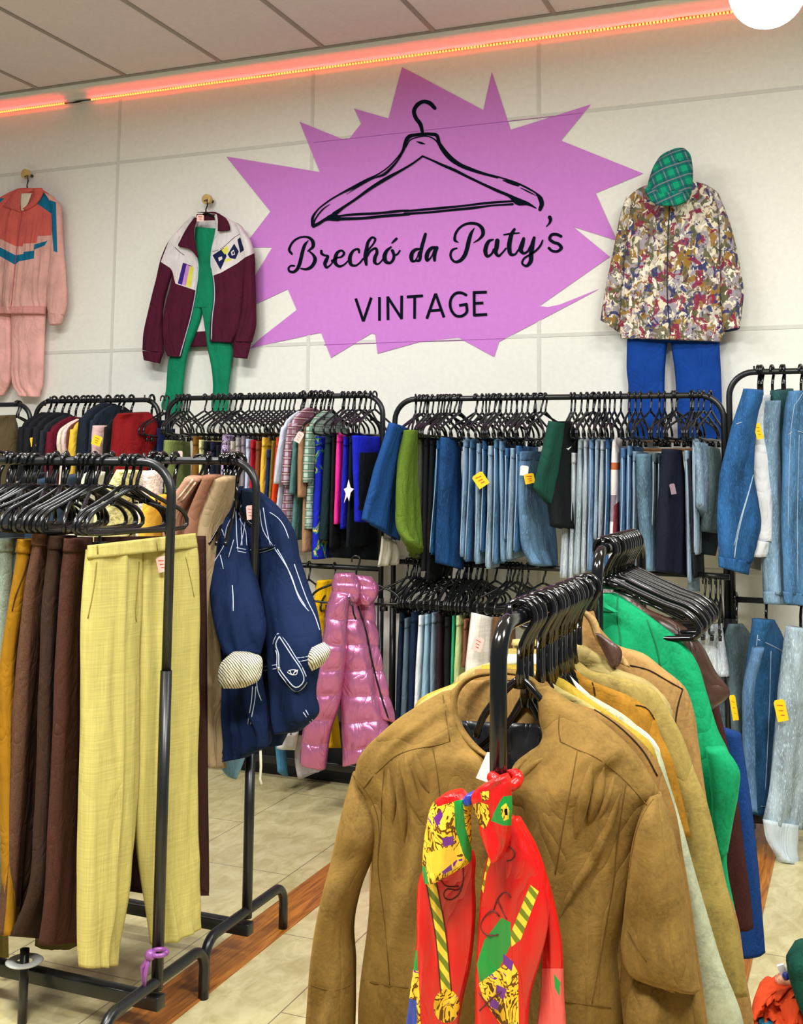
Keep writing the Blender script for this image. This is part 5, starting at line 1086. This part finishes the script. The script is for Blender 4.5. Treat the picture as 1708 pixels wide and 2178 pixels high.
c_ = coat(2.07, '#dcdcc6', 'plain', [(1150,1396),(1182,1408),(1215,1440),(1300,1512),(1380,1562),(1402,1590),(1405,1640),(1410,1700)], [(1050,1420),(989,1446),(924,1469),(900,1500),(890,1700)], 1392, 1700, 'off-white jacket with pointed collar among the tan coats', 'jacket', t=.05)
c_ = coat(2.12, '#8f6418', 'suede', [(1175,1398),(1215,1420),(1257,1448),(1352,1488),(1388,1516),(1404,1560),(1431,1617),(1442,1660),(1470,1780)], [(1060,1420),(1000,1440),(960,1470),(950,1780)], 1394, 1780, 'ochre suede jacket between the off-white and the olive tan ones', 'jacket', t=.05)
seam(c_, [c_], [(1240,1430),(1260,1452),(1266,1480)], .0014, SEAMDARK); seam(c_, [c_], [(1352,1500),(1374,1504),(1392,1530)], .0014, SEAMDARK)
c_ = coat(2.17, '#8c7a40', 'suede', [(1160,1385),(1226,1405),(1262,1428),(1340,1445),(1392,1466),(1417,1503),(1456,1576),(1478,1640),(1503,1703),(1520,1770),(1545,1880),(1575,2010),(1590,2120)], [(1080,1405),(1034,1420),(1000,1450),(990,2100)], 1380, 2120, 'olive tan suede jacket right of the ochre one', 'jacket', t=.06)
c_ = coat(2.22, '#a5935a', 'plain', [(1180,1362),(1232,1368),(1266,1386),(1316,1424),(1375,1446),(1420,1490),(1440,1600)], [(1090,1392),(1034,1399),(989,1430),(955,1455),(950,1600)], 1360, 1600, 'pale straw-coloured jacket with layered collar near the far hangers', 'jacket', t=.05)
c_ = coat(2.31, '#937242', 'suede', [(1262,1300),(1280,1340),(1320,1375),(1365,1388),(1408,1420),(1457,1462),(1474,1505),(1486,1580),(1500,1680),(1514,1759),(1544,1878),(1568,1952),(1586,2071),(1604,2180),(1606,2230)], [(1240,1300),(1180,1340),(1130,1380),(1110,1450),(1110,2230)], 1300, 2230, 'large tan suede jacket with dark brown lining, last on nearest rack', 'jacket', t=.07)
slab(MB(), R([(1234,1300,1246,1298),(1250,1320,1268,1316),(1262,1350,1284,1362),(1276,1374,1330,1400),(1300,1400,1340,1420)], 2.25, .02), .02, .003, 14, 2.4, .007).build('collar', cloth('#b4925c', 'suede'), c_)
slab(MB(), R([(1266,1346,1280,1350),(1275,1370,1322,1382),(1290,1400,1318,1414),(1300,1418,1312,1420)], 2.232, .015), .015, .008, 30, 2.4, .006).build('lining', cloth('#4c342a', 'leather'), c_)
slab(MB(), R([(1190,1318,1236,1300),(1180,1345,1245,1335),(1190,1370,1250,1372)], 2.35, .02), .02, .004, 20, 2.4, .007).build('lining', cloth('#4c342a', 'leather'), c_)
seam(c_, [c_], [(1340,1415),(1380,1425),(1415,1445),(1452,1466)], .0014, SEAMDARK, 'shoulder_seam'); seam(c_, [c_], [(1452,1466),(1442,1500),(1436,1545),(1438,1600)], .0014, SEAMDARK, 'armhole_seam')
# foremost suede jacket
e = empty('suede_jacket', PY(1050, 2230, 1.8)); YS_ = 1.80
lf = slab(MB(), RR([(944,1470,1.85,957,1468,1.85,.02),(900,1496,1.83,964,1498,1.82,.04),(850,1527,1.81,974,1530,1.81,.06),(815,1557,1.80,988,1560,1.80,.07),(787,1584,1.80,1008,1586,1.79,.075),(765,1620,1.80,1042,1616,1.78,.08),(762,1655,1.80,1060,1650,1.78,.08),(785,1700,1.80,1062,1700,1.78,.08),(796,1750,1.80,1062,1750,1.78,.08),(796,1850,1.80,1062,1850,1.78,.08),(786,1950,1.80,1062,1950,1.78,.08),(772,2050,1.80,1062,2050,1.78,.08),(764,2120,1.80,1062,2120,1.78,.08),(760,2240,1.80,1062,2240,1.78,.08)]), .08, .0115, 11, 2.5, .0055, vlow=2.2, seed=7.1).build('front_panel', SU, e)
rf = slab(MB(), RR([(1146,1462,1.85,1166,1458,1.85,.02),(1146,1490,1.83,1212,1492,1.83,.04),(1150,1525,1.82,1262,1522,1.82,.05),(1156,1560,1.81,1312,1562,1.81,.06),(1135,1600,1.80,1352,1602,1.80,.07),(1092,1640,1.79,1379,1642,1.80,.075),(1068,1680,1.78,1400,1684,1.80,.08),(1056,1725,1.78,1392,1725,1.80,.08),(1056,1785,1.78,1366,1785,1.80,.08),(1056,1860,1.78,1346,1860,1.80,.08),(1056,1950,1.78,1330,1950,1.80,.08),(1056,2030,1.78,1314,2030,1.80,.08),(1056,2100,1.78,1319,2100,1.80,.08),(1056,2240,1.78,1332,2240,1.80,.08)]), .08, .0115, 11, 2.5, .0055, vlow=2.2, seed=3.3).build('front_panel', SU, e)
s1 = slab(MB(), RR([(752,1640,1.80,780,1672,1.80,.05),(738,1695,1.79,802,1722,1.79,.08),(724,1755,1.78,806,1780,1.78,.09),(713,1820,1.78,788,1835,1.78,.09),(700,1880,1.77,762,1890,1.77,.09),(682,1965,1.77,742,1975,1.77,.09),(669,2056,1.77,748,2058,1.77,.09),(659,2133,1.77,750,2135,1.77,.085),(648,2240,1.77,750,2240,1.77,.08)]), .08, .011, 13, 2.1, .0055, vlow=3., seed=9.2).build('sleeve', SU, e)
s2 = slab(MB(), RR([(1380,1690,1.80,1404,1688,1.80,.04),(1360,1735,1.79,1420,1738,1.79,.08),(1345,1790,1.785,1438,1795,1.785,.09),(1336,1860,1.78,1453,1858,1.78,.095),(1326,1950,1.78,1468,1955,1.78,.09),(1322,2030,1.78,1480,2035,1.78,.09),(1336,2070,1.78,1486,2082,1.78,.085),(1382,2088,1.78,1490,2106,1.78,.07)]), .08, .011, 13, 2.1, .0055, vlow=3., seed=5.9).build('sleeve', SU, e)
s3 = slab(MB(), RR([(1345,2075,1.81,1480,2080,1.81,.06),(1334,2130,1.80,1494,2140,1.80,.075),(1330,2240,1.80,1510,2240,1.80,.075)]), .08, .008, 13, 2.1, .0055).build('lower_sleeve', SU, e)
bk = slab(MB(), RR([(984,1447,1.90,1134,1446,1.90,.012),(974,1470,1.895,1148,1470,1.895,.012),(972,1510,1.89,1152,1510,1.89,.012),(978,1546,1.885,1152,1550,1.885,.012)]), .012, .002, 14, 2.4, .007).build('neck_facing', cloth('#8a6a38', 'suede'), e)
slab(MB(), RR([(966,1532,1.875,1156,1540,1.875,.012),(975,1565,1.87,1160,1570,1.87,.012),(1000,1600,1.865,1150,1605,1.865,.012),(1030,1640,1.86,1120,1640,1.86,.012)]), .012, .004, 20, 2.4, .007).build('lining', cloth('#15181c', 'satin'), e)
def band(P, w, Y0, Y1, t, name, mat=SU, par=None, amp=.002):
    P = np.array(P, float); rows = []
    for i in range(len(P)):
        d = P[min(i+1, len(P)-1)]-P[max(i-1, 0)]; d /= np.hypot(*d); n = np.array([-d[1], d[0]]); ww = (w[i] if hasattr(w, '__len__') else w)/2
        Y = Y0+(Y1-Y0)*i/(len(P)-1); a, b = P[i]-n*ww, P[i]+n*ww
        rows.append((PY(*a, Y), PY(*b, Y), t))
    return slab(MB(), rows, t, amp, 14, 2.0, .0055).build(name, mat, par or e)
k1 = band([(1068,1432),(1035,1434),(1003,1441),(980,1458),(967,1482),(966,1512),(976,1545),(995,1574),(1020,1598),(1046,1614)], [8,9,11,13,15,16,17,17,14,9], 1.90, 1.765, .022, 'collar')
k2 = band([(1062,1432),(1100,1434),(1130,1446),(1148,1468),(1154,1500),(1158,1532),(1168,1562),(1160,1592),(1132,1612),(1102,1632),(1086,1652)], [8,9,12,16,20,24,30,32,30,22,10], 1.90, 1.765, .026, 'collar')
tg = [lf, rf, s1, s2, s3, k1, k2]
SD = flat('suede_seam_line', '#5e461f', .9, .1)
for P_, nm in (([(957,1577),(930,1585),(900,1590),(872,1596),(841,1608),(814,1631),(790,1655),(773,1678)], 'yoke_seam'), ([(920,1590),(928,1630),(934,1680),(936,1700)], 'seam'), ([(818,1632),(812,1700),(810,1766),(804,1844),(812,1910),(818,1960),(829,2095)], 'princess_seam'), ([(764,2083),(800,2092),(868,2101)], 'waist_seam'),
    ([(750,1648),(775,1678),(795,1712),(806,1760),(804,1820)], 'armhole_seam'), ([(1192,1577),(1227,1594),(1266,1610),(1300,1634),(1332,1663),(1377,1713)], 'yoke_seam'), ([(1228,1598),(1215,1670),(1200,1747),(1181,1859)], 'princess_seam'), ([(1331,1668),(1313,1789),(1304,1878),(1289,1967),(1268,2086),(1259,2134)], 'princess_seam'),
    ([(1150,2120),(1200,2130),(1259,2138),(1300,2144)], 'waist_seam'), ([(1403,1688),(1385,1705),(1370,1730),(1355,1765),(1345,1810),(1338,1870)], 'armhole_seam'), ([(1190,1520),(1188,1550),(1192,1577)], 'seam'), ([(660,2094),(690,2104),(720,2106),(750,2092)], 'cuff_seam'), ([(1325,1960),(1345,2000),(1375,2045)], 'elbow_seam'), ([(942,1478),(948,1520),(957,1577)], 'seam')):
    seam(e, tg, P_, .0009, SD, nm, .0001)
def fold(parent, objs, P, w, mat):
    """soft raised pleat lying on the cloth"""
    q = surf(objs, dens(P), -.002)
    if len(q) < 4: return
    n = len(q); MB().tube(q, [w*math.sin(math.pi*(i+.3)/(n-.4+.001))+.0006 for i in range(n)], 8).build('gathered_pleat', mat, parent)
for P_, w in (([(862,1600),(868,1640),(880,1690),(905,1760)], .010), ([(845,1612),(852,1660),(858,1720),(860,1800)], .010), ([(880,1596),(895,1640),(915,1690)], .008), ([(826,1628),(832,1690),(836,1760)], .008), ([(1262,1615),(1250,1660),(1235,1720),(1222,1790)], .010), ([(1285,1628),(1270,1690),(1248,1760)], .010), ([(1325,1668),(1300,1740),(1270,1810),(1215,1900),(1180,1970)], .008), ([(1308,1645),(1292,1700),(1270,1750)], .005),
              ([(1160,1610),(1120,1640),(1090,1680)], .006)):
    fold(e, [lf, rf], P_, w, SU)
tag(e, 'foremost brown suede jacket with standing collar on the nearest rack', 'jacket')
q = [(1036,1600),(1012,1655),(1046,1668),(1078,1632),(1068,1603)]
mb = MB(); a_ = [PY(x, y, 1.722) for x, y in q]; mb.grid([a_, [p+[0, .001, 0] for p in a_]], True, True, True); o = mb.build('paper_tag', PAPER, smooth=False); tag(o, 'blank white paper tag behind the front rack post above the scarf', 'tag')
# hangers on nearest rack
for i, Y in enumerate((1.79, 1.85, 1.88, 1.94, 1.952, 1.99, 2.005, 2.03, 2.04, 2.078, 2.105, 2.118, 2.148, 2.158, 2.19, 2.235, 2.31)):
    g = 'coat'; rnd = random.Random(i+9)
    if Y == 1.79: hanger('wide', XC, Y+.03, 1.205, rnd.uniform(-.05, .05), 'glossy black hanger carrying the foremost suede jacket by the front post')
    elif Y == 2.31: hanger(g, XC, Y, 1.205, -.05, 'glossy black hanger carrying the brown-lined tan jacket at the rail end')
    else: hanger(g, XC, Y, 1.205, rnd.uniform(-.12, .12), 'glossy black hanger in the tight row on the nearest coat rack', 'tight row of hangers on the nearest coat rack')
# scarf
e = empty('silk_scarf', PY(1040, 2190, 1.66)); RED = cloth('#c80a06', 'satin'); SCF = cloth('#c99a20', 'scarf'); GRN = cloth('#0f8a34', 'satin'); PUR = cloth('#6a1f86', 'satin'); BLU = cloth('#1c3aa0', 'satin'); CORL = cloth('#e0564e', 'satin')
m, n, l, b = nt('scarf_rope_print'); w = n.new('ShaderNodeTexWave'); w.bands_direction = 'DIAGONAL'; w.inputs['Scale'].default_value = 26; w.inputs['Distortion'].default_value = 1.5
l.new(scalev(n, l, 1, 1, 1), w.inputs['Vector']); l.new(mixc(n, l, mapr(n, l, w.outputs[1], .4, .55), lin('#6d7a14'), lin('#f0cc3a')), b.inputs['Base Color']); b.inputs['Roughness'].default_value = .45; ROPE = m
def sc(rows, Y, t, mat, name, amp=.006, p=2.2, fr=24): return slab(MB(), R(rows, Y, t), t, amp, fr, p, .0022, vlow=2.5).build(name, mat, e)
tl = sc([(900,1850,960,1800),(892,1868,1004,1808),(887,1900,1010,1880),(886,1950,1012,1940),(886,2000,1008,2000),(880,2060,1000,2060),(872,2120,986,2120),(862,2200,972,2200)], 1.655, .028, RED, 'scarf_tail', .007)
zones(tl, [(ROPE, [[(906,1876),(927,1872),(946,1970),(960,2108),(938,2114),(926,1990)]]), (SCF, [[(870,2060),(890,2064),(896,2200),(850,2200)]]), (BLU, [[(860,2120),(886,2128),(886,2200),(850,2200)]]), (GRN, [[(872,2030),(887,2020),(889,2066),(872,2060)]])])
md_ = [(950+28*math.cos(t), 2140+36*math.sin(t)) for t in np.linspace(0, 2*math.pi, 20)]
zones(tl, [(SCF, [md_])])
lb = sc([(944,1688,984,1682),(922,1706,1000,1700),(908,1750,1002,1745),(900,1805,1003,1800),(898,1848,1000,1832),(904,1876,944,1866)], 1.632, .045, SCF, 'scarf_loop', .006)
zones(lb, [(RED, [[(915,1675),(1000,1670),(1000,1696),(960,1706),(930,1716)]]), (GRN, [[(966,1704),(984,1700),(990,1760),(1002,1800),(1002,1842),(985,1815),(968,1760)], [(893,1838),(905,1845),(912,1880),(893,1880)]]), (PUR, [[(940,1783),(963,1778),(966,1795),(943,1802)], [(938,1846),(960,1838),(962,1850),(942,1860)], [(922,1740),(938,1722),(942,1735),(930,1760)]]), (cloth('#f0c030', 'satin'), [[(905,1815),(960,1800),(975,1826),(930,1862),(908,1850)]])])
tr2 = sc([(1088,1740,1106,1742),(1110,1790,1140,1800),(1128,1850,1164,1870),(1140,1920,1182,1940),(1150,2000,1194,2010),(1150,2100,1198,2110),(1140,2200,1204,2200)], 1.672, .025, RED, 'scarf_tail', .007)
zones(tr2, [(CORL, [[(1140,2060),(1200,2060),(1210,2200),(1130,2200)]]), (GRN, [[(1178,2070),(1192,2090),(1190,2120),(1180,2100)]])])
tr = sc([(1070,1738,1092,1738),(1047,1785,1118,1790),(1034,1830,1140,1835),(1024,1890,1158,1895),(1018,1960,1166,1960),(1014,2040,1150,2040),(1012,2100,1130,2110),(1010,2200,1122,2200)], 1.648, .03, RED, 'scarf_tail', .008)
zones(tr, [(ROPE, [[(1128,1882),(1146,1896),(1108,1998),(1088,2014),(1086,1985),(1100,1950)], [(1046,1790),(1056,1800),(1034,1860),(1028,1900),(1024,1890)]]), (GRN, [[(1066,1952),(1086,1962),(1086,2010),(1062,2060),(1020,2090),(1014,2050),(1030,2000)]]), (SCF, [[(1018,2092),(1064,2058),(1086,2040),(1102,2068),(1104,2200),(1080,2200),(1030,2130)]]), (PUR, [[(1070,2028),(1092,2046),(1088,2066),(1070,2050)], [(1056,2094),(1078,2104),(1070,2128),(1054,2112)], [(1040,2120),(1062,2132),(1060,2150),(1042,2140)]])])
kn = sc([(1052,1656,1078,1650),(1018,1674,1086,1664),(1003,1692,1088,1690),(1008,1715,1090,1715),(1020,1740,1088,1742),(1024,1765,1086,1765),(1036,1795,1080,1798),(1052,1822,1068,1824)], 1.615, .05, RED, 'scarf_knot', .006)
zones(kn, [(SCF, [[(998,1714),(1020,1706),(1038,1712),(1042,1740),(1032,1764),(1016,1752)], [(1022,1684),(1040,1682),(1040,1700),(1026,1706)]]), (GRN, [[(1062,1706),(1070,1694),(1090,1692),(1090,1756),(1070,1756),(1044,1746),(1050,1730)]]), (SCF, [[(1066,1716),(1076,1708),(1084,1722),(1082,1742),(1072,1746),(1066,1732)]]), (INK, [[(1073,1720),(1079,1720),(1080,1734),(1074,1734)]])])
sc([(992,1690,1010,1684),(984,1700,1016,1694),(990,1712,1012,1706)], 1.625, .03, BLU, 'scarf_fold', .002)
MB().tube([PY(1062, 1668, 1.665)+[.019*math.cos(t), .03+.022*math.sin(t), .004*math.sin(2*t)] for t in np.linspace(0, 2*math.pi, 20)], .009, 10).build('scarf_fold', RED, e)
CH = flat('dark_chain_print', '#5a1410', .6)
for P_ in ([(1060,1988),(1036,1990),(1022,1975),(1030,1950),(1050,1935),(1062,1950)], [(1050,1935),(1062,1905),(1080,1895),(1086,1910)], [(1056,1912),(1070,1940),(1078,1955)], [(1082,1800),(1098,1812),(1090,1830),(1078,1832)], [(1018,2110),(1040,2140),(1058,2160)], [(1020,2150),(1050,2120),(1066,2110)]):
    seam(tr, [tr, tr2], P_, .0011, CH, 'chain_print', .0004)
for P_ in ([(985,1845),(984,1880),(975,1895),(950,1890),(942,1905),(950,1915),(975,1905),(984,1880)], [(936,1868),(946,1885),(975,1885)], [(906,1876),(926,1990),(938,2114)], [(927,1872),(946,1970),(960,2108)]):
    seam(tl, [tl], P_, .0010, CH, 'chain_print', .0004)
tag(e, 'red, gold and green printed silk scarf knotted round the front rack post', 'scarf')

# ================================================================== SECOND COAT RACK
o = slab(MB(), R([(1236,1262,1312,1262,.03),(1228,1296,1384,1312,.06),(1226,1340,1448,1362,.07),(1230,1400,1482,1408,.08),(1236,1470,1503,1472,.08),(1250,1550,1527,1551,.08),(1270,1620,1552,1606,.08),(1300,1690,1560,1680,.07),(1360,1760,1556,1752,.06),(1390,1850,1546,1830,.05),(1400,1950,1567,1952,.05)], 2.54), .08, .011, 11, 2.3, .008).build('jacket', cloth('#0a8654', 'suede'))
slab(MB(), R([(1500,1590,1545,1592),(1506,1640,1573,1638),(1512,1690,1572,1680),(1514,1750,1560,1745),(1520,1820,1548,1815)], 2.50, .06), .06, .008, 14, 2.2, .008).build('sleeve', cloth('#0a8654', 'suede'), o)
slab(MB(), R([(1240,1258,1270,1256),(1246,1280,1290,1284),(1278,1290,1314,1300),(1300,1300,1314,1302)], 2.49, .02), .02, .002, 14, 2.2, .007).build('collar', cloth('#0a8654', 'suede'), o)
seam(o, [o], [(1376,1318),(1388,1350),(1400,1390),(1404,1418)], .0018, flat('green_seam', '#0a6a44', .9), 'armhole_seam'); seam(o, [o], [(1276,1298),(1300,1302),(1314,1300)], .0016, flat('green_seam', '#0a6a44', .9)); seam(o, [o], [(1314,1262),(1313,1300),(1318,1350),(1322,1400)], .0016, flat('green_seam', '#0a6a44', .9))
tag(o, 'bright green suede jacket at the front of the second coat rack', 'jacket')
o = slab(MB(), R([(1212,1244,1312,1238,.03),(1206,1262,1340,1262,.05),(1222,1292,1370,1290,.06),(1236,1330,1449,1327,.07),(1246,1370,1490,1368,.07),(1256,1431,1524,1430,.07),(1270,1480,1553,1472,.06),(1330,1520,1512,1512,.05)], 2.64), .07, .011, 12, 2.3, .009).build('leather_jacket', cloth('#41291f', 'leather'))
seam(o, [o], [(1440,1330),(1446,1360),(1444,1400)], .0016, SEAMDARK, 'armhole_seam'); tag(o, 'dark brown leather jacket behind the bright green suede jacket', 'jacket')
o = slab(MB(), R([(1460,1480,1528,1500),(1490,1650,1562,1650),(1510,1800,1586,1828),(1530,1960,1600,1940),(1545,1972,1603,1974)], 2.70, .04), .04, .004, 12, 2.6, .01).build('coat', cloth('#3c1a18', 'wool')); tag(o, 'long dark burgundy coat behind the green jacket, right of it', 'coat')
o = slab(MB(), R([(1490,1540,1576,1560),(1515,1700,1597,1700),(1530,1800,1609,1800),(1550,1950,1622,1950),(1570,2034,1628,2026)], 2.82, .05), .05, .004, 12, 2.6, .01).build('coat', cloth('#123a78', 'wool')); tag(o, 'long navy blue coat hanging lowest behind the burgundy coat', 'coat')
for i, Y in enumerate((2.53, 2.56, 2.62, 2.66, 2.69, 2.715, 2.74, 2.765, 2.79, 2.82, 2.85)):
    lb_, g = ('glossy black hanger in the row on the second coat rack', 'row of hangers on the second coat rack')
    if i == 0: lb_, g = 'glossy black hanger carrying the bright green suede jacket', None
    if i == 2: lb_, g = 'glossy black hanger carrying the dark brown leather jacket', None
    hanger('gloss', XC-.01, Y, 1.268, random.Random(i+40).uniform(-.12, .08), lb_, g or 'black hangers')

# ================================================================== CLOTHES HEAP, BOTTOM RIGHT
o = slab(MB(), R([(1640,2098,1716,2082,.08),(1612,2108,1730,2100,.14),(1602,2128,1738,2125,.18),(1600,2150,1744,2155,.22),(1618,2185,1750,2200,.22)], 2.9), .12, .06, 34, 3.4, .005, vlow=26).build('folded_garment', cloth('#d8481e', 'plain')); tag(o, 'crumpled orange-red garment heaped at the bottom right corner', 'garment')
o = slab(MB(), R([(1612,2160,1660,2165),(1600,2180,1690,2186),(1602,2215,1700,2215)], 2.84, .1), .1, .015, 20, 2.2, .01, vlow=8).build('folded_garment', cloth('#1f7a96', 'plain')); tag(o, 'teal blue garment under the orange-red one, bottom right', 'garment')
o = slab(MB(), R([(1648,2078,1690,2072),(1652,2096,1704,2092),(1676,2112,1710,2108)], 2.92, .06), .06, .02, 26, 2.2, .008, vlow=10).build('folded_garment', cloth('#e8a888', 'plain')); tag(o, 'peach coloured garment on top of the orange-red heap', 'garment')
o = slab(MB(), R([(1686,2016,1740,2012,.08),(1676,2024,1745,2020,.14),(1674,2060,1748,2060,.16),(1688,2110,1752,2110,.16),(1706,2150,1756,2150,.14),(1712,2220,1756,2220,.14)], 2.8), .1, .012, 14, 2.6, .01).build('bag', cloth('#0e4436', 'wool')); tag(o, 'dark green cloth bag at the right edge above the orange heap', 'bag')
mb = MB(); q = [(1652,2056),(1666,2052),(1684,2082),(1668,2088)]; a_ = [PY(x, y, 2.86) for x, y in q]; mb.grid([a_, [p+[0, .012, 0] for p in a_]], True, True, True); o = mb.build('paper_packet', PAPER, smooth=False)
MB().ball(PY(1672, 2076, 2.85), .009, 10, 8).build('blue_mark', BLU, o); tag(o, 'small white packet with a blue mark on the clothes heap', 'packet')
for o in bpy.data.objects:
    if '_w' in o: del o['_w']
